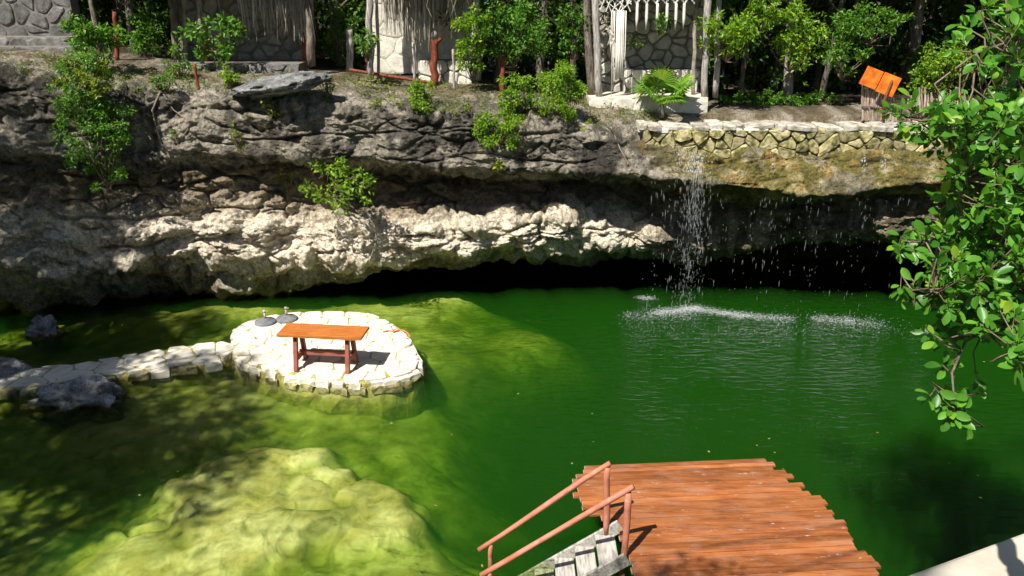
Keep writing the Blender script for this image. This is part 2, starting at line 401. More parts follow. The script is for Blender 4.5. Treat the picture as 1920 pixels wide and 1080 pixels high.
def build_cliff():
    sx = []; PY = []; PZ = []
    for u, pts in STN:
        sx.append(x_of(u, 350, pts[3][1]))
        ys = [p[1] for p in pts]; zs = [z_of(p[0], p[1]) for p in pts]
        y8, z8 = ys[-1], zs[-1]
        ys += [y8 + 1.0, y8 + 3.6, y8 + 4.0]; zs += [max(z8 - 0.12, 0.05) if z8 > 0.3 else -0.4, max(z8 - 0.5, -0.2) if z8 > .3 else -0.7, -4.5]
        PY.append(ys); PZ.append(zs)
    sx = np.array(sx); PY = np.array(PY); PZ = np.array(PZ)
    nx = 1150
    X = np.linspace(-17, 17.5, nx)
    seg = [32, 26, 76, 32, 30, 48, 40, 34, 14, 16, 6]
    key = PY.shape[1]
    rows = []
    for k in range(key - 1):
        for j in range(seg[k]): rows.append(k + j / seg[k])
    rows.append(key - 1.0)
    # ground rows behind
    R = np.array(rows); nr = len(R)
    # warp the station lookup so features wander
    XX, RR = np.meshgrid(X, R)
    q = np.stack([XX.ravel() * 0.45, RR.ravel() * 0.7, np.zeros(XX.size)], 1)
    Xw = XX + 0.55 * NZ2.fbm(q, 3).reshape(XX.shape) * sstep(0.5, 2.0, RR)
    Y = np.zeros_like(XX); Z = np.zeros_like(XX)
    k0 = np.minimum(np.floor(R).astype(int), key - 2); fr = R - k0
    for i in range(nr):
        ya = (np.interp(Xw[i], sx, PY[:, k0[i]]) * (1 - fr[i]) + np.interp(Xw[i], sx, PY[:, k0[i] + 1]) * fr[i])
        za = (np.interp(Xw[i], sx, PZ[:, k0[i]]) * (1 - fr[i]) + np.interp(Xw[i], sx, PZ[:, k0[i] + 1]) * fr[i])
        Y[i] = ya; Z[i] = za
    for it in range(9):   # round the profile a little
        Y[1:-1] = (Y[:-2] + 2 * Y[1:-1] + Y[2:]) / 4; Z[1:-1] = (Z[:-2] + 2 * Z[1:-1] + Z[2:]) / 4
    for it in range(14):
        Y[:, 1:-1] = (Y[:, :-2] + 2 * Y[:, 1:-1] + Y[:, 2:]) / 4; Z[:, 1:-1] = (Z[:, :-2] + 2 * Z[:, 1:-1] + Z[:, 2:]) / 4
    # flat ground rows added at the back
    gy = np.array([23.5, 22.6, 21.8, 21.2, 20.8])
    GX = np.tile(X, (5, 1)); GY = np.tile(gy[:, None], (1, nx)); GZ = ground_z(GX, GY)
    XX = np.vstack([GX, XX]); Y = np.vstack([GY, Y]); Z = np.vstack([GZ, Z]); R = np.concatenate([np.full(5, -1.0), R]); nr += 5
    P = np.stack([XX, Y, Z], 2)
    def normals(P):
        du = np.gradient(P, axis=1); dv = np.gradient(P, axis=0)
        n = np.cross(dv, du); n /= np.linalg.norm(n, axis=2)[:, :, None] + 1e-9
        return n
    n = normals(P)
    if n[nr // 3, nx // 2, 1] > 0: n = -n
    RRf = np.repeat(R, nx)
    Uf = XX.ravel()
    p = P.reshape(-1, 3)
    amp = np.interp(RRf, [-1, 0, 0.8, 1.6, 4, 7.5, 8.5, 10, 11], [0.08, 0.22, 0.55, 0.9, 1.0, 1.0, 0.9, 0.6, 0.3])
    right = sstep(2.6, 4.2, Uf) * sstep(4.6, 3.0, RRf)        # smoother mossy curtain on the right
    pw = p + 0.35 * np.stack([NZ.fbm(p * 0.8 + 5, 2), NZ.fbm(p * 0.8 + 31, 2), NZ.fbm(p * 0.8 + 77, 2)], 1)
    d = 0.34 * NZ.fbm(pw * 0.5, 3)
    d += 0.24 * (NZ.ridge(pw * np.array([0.8, 0.95, 1.45]) + 3, 3) - 0.2) * (1 - 0.4 * right)
    f1, f2 = NZ.worley(pw * np.array([1.3, 1.5, 2.0]))
    d += 0.26 * (0.5 - f1) * (1 - 0.3 * right) * np.interp(RRf, [0, 2, 4, 6, 8], [0.3, 0.5, 0.8, 1.2, 1.0])
    f1b, f2b = NZ2.worley(pw * np.array([3.4, 3.4, 4.2]))
    d += 0.07 * (0.45 - f1b) * (1 - 0.2 * right) * np.interp(RRf, [0, 3, 5, 8], [0.6, 0.7, 1.2, 1.1])
    d += 0.055 * NZ2.fbm(pw * np.array([5, 5, 9.]), 3)
    d += 0.034 * NZ.ridge(p * np.array([11, 11, 15.]), 3)
    f1c, f2c = NZ.worley(p * np.array([7.5, 7.5, 9.0]) + 50)
    d -= 0.06 * sstep(0.30, 0.12, f1c) * sstep(0.0, 0.3, NZ2.fbm(p * 1.4 + 200, 2) + 0.1)
    rough = np.interp(RRf, [0, 1.5, 3, 5, 8], [0.5, 0.8, 0.9, 1.25, 1.1]) * (1 - 0.2 * right)
    d += 0.15 * (np.abs(NZ.n(pw * np.array([1.0, 1.1, 1.35]) + 13)) * 2 - 0.6) * rough
    d += 0.055 * (np.abs(NZ2.n(pw * np.array([2.9, 2.9, 3.8]) + 71)) * 2 - 0.6) * rough
    d += 0.030 * (np.abs(NZ.n(pw * np.array([8.5, 8.5, 12.]) + 29)) * 2 - 0.6) * rough
    d -= 0.14 * np.exp(-((f2 - f1) / 0.05) ** 2) * rough * sstep(-0.1, 0.25, NZ2.fbm(p * 0.8 + 15, 2))
    # ragged horizontal bedding joints in the upper band
    s = p[:, 2] * 1.7 + 0.9 * NZ2.fbm(p * np.array([0.35, 0.5, 0.35]), 3)
    joint = np.abs(s - np.round(s))
    d -= 0.17 * np.exp(-(joint / 0.045) ** 2) * sstep(1.2, 2.0, RRf) * sstep(8.5, 6.0, RRf) * sstep(-0.25, 0.25, NZ.fbm(p * 0.7 + 60, 2))
    wall = sstep(2.0, 2.6, RRf) * sstep(4.2, 3.6, RRf)
    d *= amp * (1 - 0.35 * wall)
    d[RRf < 0] *= 0.5
    p2 = p + n.reshape(-1, 3) * d[:, None]
    # colour of the stone itself, plus recess shade in the brown band
    nA = NZ2.fbm(p * 0.9 + 40, 4); nB = NZ.fbm(p * np.array([2.2, 2.2, 2.6]) + 11, 4); nC = NZ.fbm(p * np.array([3.5, 3.5, .7]) + 90, 3)
    dark = np.array([0.080, 0.075, 0.066]); grey = np.array([0.31, 0.29, 0.25]); pale = np.array([0.74, 0.69, 0.59])
    brown = np.array([0.27, 0.185, 0.11]); moss = np.array([0.15, 0.135, 0.04]); ochre = np.array([0.31, 0.19, 0.055]); cream = np.array([0.44, 0.39, 0.21])
    def mixc(a, b, t): return a * (1 - t[:, None]) + b * t[:, None]
    c = mixc(np.tile(grey, (len(p), 1)), dark, sstep(-0.24, 0.26, nA + 0.7 * nC))
    c = mixc(c, np.tile(np.array([0.035, 0.034, 0.033]), (len(p), 1)), sstep(0.1, 0.42, NZ2.fbm(p * np.array([1.6, 1.6, 0.8]) + 120, 4)) * 0.8)
    c = mixc(c, np.array([0.44, 0.41, 0.36])[None, :].repeat(len(p), 0), sstep(0.12, 0.42, nB) * 0.8)
    lower = sstep(3.9, 5.6, RRf + 0.9 * nA)
    low = mixc(np.tile(pale, (len(p), 1)), brown, sstep(0.12, 0.50, nA * 0.8 + 0.5 * nB) * 0.7)
    low = mixc(low, np.tile(np.array([0.13, 0.11, 0.085]), (len(p), 1)), sstep(0.3, 0.65, nC) * 0.55)
    c = mixc(c, low, lower)
    stain_shade = sstep(3.6, 4.2, RRf + 0.5 * nB) * sstep(6.0, 5.0, RRf + 0.7 * nA)
    c = mixc(c, np.tile(np.array([0.15, 0.115, 0.065]), (len(p), 1)), stain_shade * 0.75)  # brown stain, with the shade below the lip put into its colour
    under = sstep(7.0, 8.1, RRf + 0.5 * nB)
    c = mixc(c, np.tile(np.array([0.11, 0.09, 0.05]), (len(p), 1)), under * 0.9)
    rt = sstep(2.7, 4.3, Uf + 1.2 * nA)
    mo = mixc(np.tile(moss, (len(p), 1)), cream, sstep(-0.05, 0.4, nB + 0.3 * nC))
    mo = mixc(mo, np.tile(ochre, (len(p), 1)), sstep(0.15, 0.45, nC + 0.3 * nA) * 0.8)
    mo = mixc(mo, np.tile(np.array([0.20, 0.19, 0.16]), (len(p), 1)), sstep(0.08, 0.35, -nA + 0.4 * nB) * 0.75)
    mo = mixc(mo, np.tile(np.array([0.06, 0.055, 0.025]), (len(p), 1)), sstep(0.1, 0.4, NZ.fbm(p * np.array([2.6, 2.6, 1.1]) + 140, 4)) * 0.7)
    below = mixc(np.tile(np.array([0.13, 0.115, 0.075]), (len(p), 1)), np.array([0.30, 0.27, 0.19])[None, :].repeat(len(p), 0), sstep(0.05, 0.3, nC))
    mo = mixc(mo, below, sstep(4.0, 4.8, RRf))
    c = mixc(c, mo, rt)
    soil = sstep(1.0, 0.3, RRf + 0.6 * nB)
    so = mixc(np.tile(np.array([0.33, 0.30, 0.25]), (len(p), 1)), np.array([0.14, 0.115, 0.075])[None, :].repeat(len(p), 0), sstep(-0.3, 0.2, nB))
    c = mixc(c, so, soil)
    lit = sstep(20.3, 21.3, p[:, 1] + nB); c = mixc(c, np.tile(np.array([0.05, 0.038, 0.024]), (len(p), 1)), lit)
    uw = sstep(-0.02, -0.3, p2[:, 2]); c = mixc(c, np.tile(np.array([0.10, 0.11, 0.03]), (len(p), 1)), uw)
    c = c * np.array([1.05, 1.0, 0.93])
    idx = np.arange(nr * nx).reshape(nr, nx)
    F = np.stack([idx[:-1, :-1].ravel(), idx[1:, :-1].ravel(), idx[1:, 1:].ravel(), idx[:-1, 1:].ravel()], 1)
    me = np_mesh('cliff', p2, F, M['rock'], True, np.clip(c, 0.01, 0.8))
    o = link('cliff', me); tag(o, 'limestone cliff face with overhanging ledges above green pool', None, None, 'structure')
    bv = BVHTree.FromPolygons([Vector(v) for v in p2.tolist()], F.tolist())
    return o, bv
cliff, BV = build_cliff()
def on_cliff(u, v, back=0.0):
    """where the sight line through a photo pixel meets the rock"""
    d = ray(u, v).normalized()
    h = BV.ray_cast(Vector((0, 0, CAM_H)), d)
    if h[0] is None: return at_y(u, v, 20.0), Vector((0, -1, 0))
    n = h[1] if h[1].dot(d) < 0 else -h[1]
    return h[0] + d * back, n
def drop(x, y, z=9.0):
    h = BV.ray_cast(Vector((x, y, z)), Vector((0, 0, -1)))
    return h[0].z if h[0] is not None else float(ground_z(x, y))

# ------------------------------------------------------------------ ground around the pool, pool bed, water
def build_ground():
    loop = [(-18, 21.6), (-17.5, 17), (-15.5, 12), (-13.5, 7), (-10, 2.5), (-5, -0.6), (0, 0.75), (3.2, 2.2), (6.5, 4.2), (12.5, 8), (16.5, 13), (18, 21.6)]
    back = [(x, 21.6) for x in (12, 6, 0, -6, -12)]
    ring = loop + back
    # resample
    pts = []
    for a, b in zip(ring, ring[1:] + ring[:1]):
        n = max(2, int(math.dist(a, b) / 0.5))
        for i in range(n): pts.append((a[0] + (b[0] - a[0]) * i / n, a[1] + (b[1] - a[1]) * i / n))
    pts = np.array(pts); n = len(pts); c = np.array([0, 11.0])
    V = []; 
    def gz(P):
        z = ground_z(P[:, 0], P[:, 1])
        near = sstep(9, 3, P[:, 1])
        return z * (1 - near) + 5.35 * near
    levels = []
    out = pts - c; out /= np.linalg.norm(out, axis=1)[:, None]
    isback = (pts[:, 1] > 21.5)
    for k, (dr, dz) in enumerate([(-0.6, -9), (-0.5, -4), (-0.2, -1.2), (0.0, -0.05)]):
        P = pts + out * dr * (~isback)[:, None]
        z = gz(pts) + dz
        q = np.stack([P[:, 0], P[:, 1], z], 1)
        a = NZ.fbm(q * 0.8, 3) * 0.3 * (~isback) if k < 3 else 0
        q[:, :2] += out * np.reshape(a, (-1, 1)) if k < 3 else 0
        if k == 3: q[:, 2] = gz(pts) - 0.06 * isback
        levels.append(q)
    for s in (1.2, 3, 6, 12, 30, 90, 400):
        P = pts + out * s
        q = np.stack([P[:, 0], P[:, 1], gz(P) + 0.12 * NZ.fbm(np.stack([P[:, 0], P[:, 1], P[:, 0] * 0], 1) * 0.4, 3) * min(1, s / 3)], 1)
        q[:, 2] = np.minimum(q[:, 2], 9) - 0.06
        levels.append(q)
    V = np.vstack(levels); F = []
    for k in range(len(levels) - 1):
        for i in range(n):
            j = (i + 1) % n; F.append((k * n + i, k * n + j, (k + 1) * n + j, (k + 1) * n + i))
    o = link('ground', np_mesh('ground', V, np.array(F), M['earth'], True)); tag(o, 'dark leaf-littered forest floor around the pool', None, None, 'structure')
build_ground()

def bed_height(P):
    """P (n,2) -> depth of the pool floor (negative)"""
    x, y = P[:, 0], P[:, 1]
    q = np.stack([x, y, x * 0], 1)
    w = NZ.fbm(q * 0.55, 3)
    w2 = NZ2.fbm(q * 1.6, 4)
    xe = np.interp(y, [7, 9, 11.5, 15.6, 17.5, 20], [-3.4, -2.7, -1.7, -1.7, -1.0, -1.0])
    f = x - xe + 2.0 * NZ2.fbm(q * 0.26, 2) + 0.25 * w           # the floor falls away from the left shallows to the deep right
    z = np.interp(f, [-6, -2.5, -0.8, 0.4, 1.6, 4], [-0.48, -0.54, -0.64, -0.9, -1.5, -3.2])
    z0_ = z.copy()
    def blob(px, rx, ry, top, edge=0.35, rot=0.0, z0=-0.4):
        c = at_z(px[0], px[1], z0); dx, dy = x - c.x, y - c.y
        cr, sr = math.cos(rot), math.sin(rot)
        a = (dx * cr + dy * sr) / rx; b = (-dx * sr + dy * cr) / ry
        r = np.sqrt(a * a + b * b) + 0.42 * w + 0.26 * w2
        t = sstep(1 + edge, 1 - edge, r)
        return top * t + np.minimum(z0_, top) * (1 - t)
    z = np.maximum(z, blob((560, 660), 3.4, 2.4, -0.38, 0.6))
    z = np.maximum(z, blob((330, 770), 2.0, 1.5, -0.30, 0.35))
    z = np.maximum(z, blob((250, 700), 2.2, 1.0, -0.34, 0.35))
    z = np.maximum(z, blob((510, 945), 1.75, 1.7, -0.20, 0.20, -0.25))
    z = np.maximum(z, blob((650, 965), 1.2, 1.1, -0.23, 0.28))
    z = np.maximum(z, blob((350, 1030), 1.5, 1.1, -0.25, 0.4, -0.2))
    z = np.maximum(z, blob((700, 1100), 2.4, 1.1, -0.45, 0.7))
    z = np.maximum(z, blob((985, 625), 1.6, 1.0, -0.52, 1.0))
    z = np.maximum(z, blob((820, 562), 1.0, 0.5, -0.26, 0.5))
    z = np.maximum(z, blob((720, 585), 1.6, 0.9, -0.32, 0.5))
    z = np.maximum(z, blob((340, 590), 2.6, 1.1, -0.27, 0.4))
    z = np.maximum(z, blob((1120, 1085), 2.2, 0.8, -0.45, 0.9))
    shelf = 0.7 * sstep(-2.0, -0.5, z)
    f1, f2 = NZ.worley((q + 0.5 * np.stack([w2, w, w2 * 0], 1)) * np.array([0.6, 0.8, 1]) + 3)
    z += shelf * (0.035 * w2 + 0.03 * NZ.fbm(q * 3.2, 3) + 0.012 * NZ2.ridge(q * 4.5, 3) - 0.22 * np.exp(-((f2 - f1) / 0.05) ** 2) * sstep(0.0, 0.25, w + 0.5 * w2))
    return np.minimum(z, -0.09)
def build_bed():
    xs = np.linspace(-17, 17, 420); ys = np.linspace(2, 25, 300)
    XX, YY = np.meshgrid(xs, ys); P = np.stack([XX.ravel(), YY.ravel()], 1)
    z = bed_height(P)
    q = np.stack([P[:, 0], P[:, 1], z], 1)
    nA = NZ2.fbm(q * 0.8 + 7, 4); nB = NZ.fbm(q * 2.4, 4)
    base = np.array([0.46, 0.39, 0.17]); light = np.array([0.72, 0.64, 0.40]); darkc = np.array([0.13, 0.14, 0.025])
    t = sstep(-0.25, 0.35, nB + 0.4 * nA)[:, None]
    c = base * (1 - t) + light * t
    t = (sstep(0.0, 0.45, -nA + 0.5 * nB) * 0.7)[:, None]; c = c * (1 - t) + darkc * t
    t = (sstep(0.1, 0.35, NZ2.fbm(q * np.array([1.2, 2.6, 1]) + 33, 4)) * 0.5)[:, None]; c = c * (1 - t) + np.array([0.22, 0.22, 0.06]) * t
    idx = np.arange(len(P)).reshape(XX.shape)
    F = np.stack([idx[:-1, :-1].ravel(), idx[:-1, 1:].ravel(), idx[1:, 1:].ravel(), idx[1:, :-1].ravel()], 1)
    o = link('pool_bed', np_mesh('pool_bed', q, F, M['bed'], True, c)); tag(o, 'algae-covered limestone floor of the pool', None, None, 'structure')
build_bed()

def water_material():
    m, nt, out = nodes_of('pool_water')
    geo = N(nt, 'ShaderNodeNewGeometry')
    mp = N(nt, 'ShaderNodeMapping'); mp.inputs['Scale'].default_value = (1.0, 2.6, 1); mp.inputs['Rotation'].default_value = (0, 0, math.radians(-14))
    nt.links.new(geo.outputs['Position'], mp.inputs[0])
    t1 = N(nt, 'ShaderNodeTexNoise'); t1.inputs['Scale'].default_value = 3.3; t1.inputs['Detail'].default_value = 4; t1.inputs['Roughness'].default_value = 0.55; t1.inputs['Distortion'].default_value = 0.5
    nt.links.new(mp.outputs[0], t1.inputs['Vector'])
    t2 = N(nt, 'ShaderNodeTexNoise'); t2.inputs['Scale'].default_value = 0.22; t2.inputs['Detail'].default_value = 2
    nt.links.new(geo.outputs['Position'], t2.inputs['Vector'])
    amp = N(nt, 'ShaderNodeMapRange'); amp.inputs[1].default_value = 0.35; amp.inputs[2].default_value = 0.65; amp.inputs[3].default_value = 0.35; amp.inputs[4].default_value = 1.0
    nt.links.new(t2.outputs['Fac'], amp.inputs[0])
    sx = N(nt, 'ShaderNodeSeparateXYZ'); nt.links.new(geo.outputs['Position'], sx.inputs[0])
    ax = N(nt, 'ShaderNodeMapRange'); ax.inputs[1].default_value = -4.5; ax.inputs[2].default_value = -0.5; ax.inputs[3].default_value = 0.45; ax.inputs[4].default_value = 1.0; ax.interpolation_type = 'SMOOTHSTEP'
    nt.links.new(sx.outputs[0], ax.inputs[0])
    am = N(nt, 'ShaderNodeMath', operation='MULTIPLY'); nt.links.new(amp.outputs[0], am.inputs[0]); nt.links.new(ax.outputs[0], am.inputs[1])
    amp = am
    hh = N(nt, 'ShaderNodeMath', operation='MULTIPLY'); nt.links.new(t1.outputs['Fac'], hh.inputs[0]); nt.links.new(amp.outputs[0], hh.inputs[1])
    bp = N(nt, 'ShaderNodeBump'); bp.inputs['Strength'].default_value = 1.0; bp.inputs['Distance'].default_value = 0.06
    nt.links.new(hh.outputs[0], bp.inputs['Height'])
    fr = N(nt, 'ShaderNodeFresnel'); fr.inputs['IOR'].default_value = 1.333; nt.links.new(bp.outputs[0], fr.inputs['Normal'])
    gl = N(nt, 'ShaderNodeBsdfGlossy'); gl.inputs['Roughness'].default_value = 0.03; nt.links.new(bp.outputs[0], gl.inputs['Normal'])
    tr = N(nt, 'ShaderNodeBsdfTransparent')
    mx = N(nt, 'ShaderNodeMixShader'); nt.links.new(fr.outputs[0], mx.inputs[0]); nt.links.new(tr.outputs[0], mx.inputs[1]); nt.links.new(gl.outputs[0], mx.inputs[2])
    nt.links.new(mx.outputs[0], out.inputs['Surface'])
    sc = N(nt, 'ShaderNodeVolumeScatter'); sc.inputs['Color'].default_value = (0.075, 0.40, 0.05, 1); sc.inputs['Density'].default_value = 0.42; sc.inputs['Anisotropy'].default_value = 0.0
    ab = N(nt, 'ShaderNodeVolumeAbsorption'); ab.inputs['Color'].default_value = (0.50, 0.70, 0.12, 1); ab.inputs['Density'].default_value = 2.05
    ad = N(nt, 'ShaderNodeAddShader'); nt.links.new(sc.outputs[0], ad.inputs[0]); nt.links.new(ab.outputs[0], ad.inputs[1])
    nt.links.new(ad.outputs[0], out.inputs['Volume'])
    return m
M['water'] = water_material()
wb = MB(); wb.box((0, 13.4, -2.5), (16.6, 0, 0), (0, 11.2, 0), (0, 0, 2.5))
tag(wb.build('water', M['water']), 'clear green water of the sinkhole pool', None, None, 'structure')

# ------------------------------------------------------------------ stone helpers
def poly_clip(poly, a, n):
    """keep the side of polygon where (p-a).n <= 0"""
    out = []
    for i in range(len(poly)):
        p, q = poly[i], poly[(i + 1) % len(poly)]
        dp = (p[0] - a[0]) * n[0] + (p[1] - a[1]) * n[1]; dq = (q[0] - a[0]) * n[0] + (q[1] - a[1]) * n[1]
        if dp <= 0: out.append(p)
        if dp * dq < 0:
            t = dp / (dp - dq); out.append((p[0] + (q[0] - p[0]) * t, p[1] + (q[1] - p[1]) * t))
    return out
def inside(poly, p):
    c = False
    for i in range(len(poly)):
        a, b = poly[i], poly[i - 1]
        if (a[1] > p[1]) != (b[1] > p[1]) and p[0] < (b[0] - a[0]) * (p[1] - a[1]) / (b[1] - a[1]) + a[0]: c = not c
    return c
def voronoi(w, h, cell, rnd, jitter=0.42, gap=0.02, aspect=1.0):
    """irregular stone outlines filling a w x h rectangle"""
    cx = cell * aspect; nx = max(1, round(w / cx)); ny = max(1, round(h / cell)); pts = []
    for j in range(ny):
        for i in range(nx):
            pts.append(((i + 0.5 + 0.5 * (j % 2) - 0.25 + rnd.uniform(-jitter, jitter)) * w / nx, (j + 0.5 + rnd.uniform(-jitter, jitter)) * h / ny))
    res = []
    for i, p in enumerate(pts):
        poly = [(0, 0), (w, 0), (w, h), (0, h)]
        for k, q in enumerate(pts):
            if k == i: continue
            d = math.dist(p, q)
            if d > 3.2 * max(cx, cell) or d < 1e-6: continue
            n = ((q[0] - p[0]) / d, (q[1] - p[1]) / d)
            m = ((p[0] + q[0]) / 2 - n[0] * gap, (p[1] + q[1]) / 2 - n[1] * gap)
            poly = poly_clip(poly, m, n)
            if len(poly) < 3: break
        if len(poly) >= 3: res.append(poly)
    return res
def chaikin(poly, t=0.25):
    out = []
    for i in range(len(poly)):
        p, q = poly[i], poly[(i + 1) % len(poly)]
        out.append((p[0] + (q[0] - p[0]) * t, p[1] + (q[1] - p[1]) * t)); out.append((p[0] + (q[0] - p[0]) * (1 - t), p[1] + (q[1] - p[1]) * (1 - t)))
    return out
def slab(poly, origin, ex, ey, ez, h, depth=0.05, rnd=random, inset=0.82, tilt=0.0):
    """a stone: outline in (ex,ey), rising h along ez"""
    mb = MB(); n = len(poly)
    c = (sum(p[0] for p in poly) / n, sum(p[1] for p in poly) / n)
    vs = []
    for k, (sc, hh) in enumerate(((1.0, -depth), (1.0, h * 0.55), (inset, h))):
        for p in poly:
            j = rnd.uniform(-1, 1) * 0.12 * h
            x = c[0] + (p[0] - c[0]) * sc; y = c[1] + (p[1] - c[1]) * sc
            vs.append(origin + ex * x + ey * y + ez * (hh + (j if k else 0) + tilt * (p[0] - c[0])))
    vs.append(origin + ex * c[0] + ey * c[1] + ez * (h * 1.04))
    fs = []
    for k in (0, 1):
        for i in range(n):
            j = (i + 1) % n; fs.append((k * n + i, k * n + j, (k + 1) * n + j, (k + 1) * n + i))
    for i in range(n): fs.append((2 * n + i, 2 * n + (i + 1) % n, 3 * n))
    return mb.add(vs, fs)
def boulder(center, rx, ry, rz, seed, sub=2, rough=0.35, flat=None):
    import bmesh
    bm = bmesh.new(); bmesh.ops.create_icosphere(bm, subdivisions=sub, radius=1)
    V = np.array([v.co[:] for v in bm.verts]); F = [[v.index for v in f.verts] for f in bm.faces]; bm.free()
    d = 1 + rough * NZ.fbm(V * 1.2 + seed * 7.7, 3) + 0.5 * rough * NZ2.ridge(V * 2.3 + seed * 3.1, 2)
    V = V * d[:, None] * np.array([rx, ry, rz])
    if flat is not None: V[:, 2] = np.minimum(V[:, 2], flat + 0.25 * (V[:, 2] - flat))
    return V + np.array(center), np.array(F)

EX, EY, EZ = Vector((1, 0, 0)), Vector((0, 1, 0)), Vector((0, 0, 1))
def block(c, ang, lx, ly, lz, rn, j=0.22):
    """rough squared stone, corners knocked about"""
    ca, sa = math.cos(ang), math.sin(ang); ax = Vector((ca, sa, 0)); ay = Vector((-sa, ca, 0)); mb = MB(); vs = []
    for k in (-1, 0.6, 1):
        q = 1.0 if k < 1 else 0.86
        for (a, b) in ((-1, -1), (0, -1.06), (1, -1), (1.04, 0), (1, 1), (0, 1.03), (-1, 1), (-1.05, 0)):
            vs.append(Vector(c) + ax * lx * q * (a + rn.uniform(-j, j) * .6) + ay * ly * q * (b + rn.uniform(-j, j) * .6) + EZ * lz * (k + rn.uniform(-j, j) * (k > 0)))
    fs = [(i, (i + 1) % 8, 8 + (i + 1) % 8, 8 + i) for i in range(8)] + [(8 + i, 8 + (i + 1) % 8, 16 + (i + 1) % 8, 16 + i) for i in range(8)] + [tuple(16 + i for i in range(8))]
    return mb.add(vs, fs)

# ------------------------------------------------------------------ stone platform and causeway
PZ = 0.21
plat_px = [(437, 636), (440, 612), (475, 598), (530, 587), (600, 582), (680, 584), (707, 592), (735, 606), (765, 630), (776, 655), (787, 675), (784, 690), (762, 700), (720, 709), (660, 713), (600, 708), (540, 700), (490, 690), (455, 678), (436, 662)]
def at_plane(pl, z): return [tuple(at_z(u, v, z)[:2]) for u, v in pl]
def stone_platform(name, label, outline, z, cell, seed, gap=0.011, zfun=None, side=True, mat='flag', piece='flagstone'):
    rnd = random.Random(seed)
    xs = [p[0] for p in outline]; ys = [p[1] for p in outline]
    x0, y0 = min(xs), min(ys); w, h = max(xs) - x0, max(ys) - y0
    cx, cyy = sum(xs) / len(xs), sum(ys) / len(ys)
    root = empty(name, (cx, cyy, -0.9), label, 'platform' if 'platform' in name else 'causeway')
    # body: flared, lumpy sides
    ring = chaikin(chaikin(outline)); n = len(ring); vs = []; fs = []
    prof = [(-0.05, -0.012), (0.0, -0.09), (0.02, -0.22), (0.06, -0.38), (0.12, -0.60), (0.2, -1.35)]
    for k, (o, dz) in enumerate(prof):
        for i, p in enumerate(ring):
            q, r = ring[i - 1], ring[(i + 1) % n]
            t = Vector((r[0] - q[0], r[1] - q[1], 0)).normalized(); nn = Vector((t.y, -t.x, 0))
            if nn.dot(Vector((p[0] - cx, p[1] - cyy, 0))) < 0: nn = -nn
            j = (0.05 + 0.07 * (k > 2)) * NZ.n(np.array([[p[0] * 3, p[1] * 3, k * 1.3]]))[0] if k else 0
            zz = (zfun(p[0]) if zfun else z) + dz
            vs.append(Vector((p[0], p[1], 0)) + nn * (o + j) + EZ * zz)
    for k in range(len(prof) - 1):
        for i in range(n):
            j = (i + 1) % n; fs.append((k * n + i, k * n + j, (k + 1) * n + j, (k + 1) * n + i))
    fs.append(tuple(range(n)))
    body = MB().add(vs, fs).build('masonry_base', M['algae'], root)
    for poly in voronoi(w, h, cell, rnd, 0.36, gap, 1.25):
        P = [(p[0] + x0, p[1] + y0) for p in poly]
        keep = [inside(ring, p) for p in P]
        if not any(keep): continue
        c = (sum(p[0] for p in P) / len(P), sum(p[1] for p in P) / len(P))
        if not all(keep):      # pull the outside corners back to the rim
            Q = []
            for p, k in zip(P, keep):
                if k: Q.append(p); continue
                # walk towards the polygon's inside vertex average
                ins = [a for a, kk in zip(P, keep) if kk]; m = (sum(a[0] for a in ins) / len(ins), sum(a[1] for a in ins) / len(ins))
                lo, hi = 0.0, 1.0
                for _ in range(10):
                    mid = (lo + hi) / 2; a = (m[0] + (p[0] - m[0]) * mid, m[1] + (p[1] - m[1]) * mid)
                    if inside(ring, a): lo = mid
                    else: hi = mid
                lo += 0.02
                Q.append((m[0] + (p[0] - m[0]) * lo, m[1] + (p[1] - m[1]) * lo))
            P = Q
        A = 0.5 * abs(sum(P[i][0] * P[i - 1][1] - P[i - 1][0] * P[i][1] for i in range(len(P))))
        if A < 0.012: continue
        c = (sum(p[0] for p in P) / len(P), sum(p[1] for p in P) / len(P))
        zz = zfun(c[0]) if zfun else z
        P = [(p[0] - c[0], p[1] - c[1]) for p in chaikin(P, 0.14)]
        mb = slab(P, Vector((c[0], c[1], zz - 0.03 + rnd.uniform(-0.006, 0.010))), EX, EY, EZ, 0.03, 0.06, rnd, 0.93)
        mb.build(piece, M[mat], root)
    return root, ring
platform, plat_ring = stone_platform('stone_platform', 'round white flagstone platform in the green pool under the wooden table', at_plane(plat_px, PZ), PZ, 0.40, 3, 0.006)
# course of rough stones under the rim
rnd = random.Random(5); acc = 0; k = 0
for i, p in enumerate(plat_ring):
    q = plat_ring[(i + 1) % len(plat_ring)]; acc += math.dist(p, q)
    if acc > 0.24:
        acc = rnd.uniform(-0.10, 0.05); k += 1
        dx = Vector((p[0] - platform.location.x, p[1] - platform.location.y, 0)).normalized()
        ang = math.atan2(q[1] - p[1], q[0] - p[0])
        for z, o in ((PZ - 0.115, -0.06), (PZ - 0.22, -0.02)):
            block((p[0] + dx.x * o, p[1] + dx.y * o, z), ang + rnd.uniform(-.15, .15), rnd.uniform(.11, .17), rnd.uniform(.08, .12), 0.07, rnd).build('rim_stone', M['flag' if z > 0.05 else 'stone_moss'], platform)
cause_px = [(440, 634), (330, 645), (255, 656), (180, 668), (100, 676), (40, 684), (-30, 692), (-30, 716), (30, 718), (100, 708), (170, 700), (250, 690), (330, 681), (440, 668)]
cz = lambda x: float(np.interp(x, [-11, -8.2, -6.5, -5.4], [0.08, 0.11, 0.17, 0.19]))
causeway, cring = stone_platform('stone_causeway', 'narrow low stone causeway running from the platform to the left bank', at_plane(cause_px, 0.2), 0.2, 0.42, 9, 0.007, cz)
rnd = random.Random(8); acc = 0; k = 50
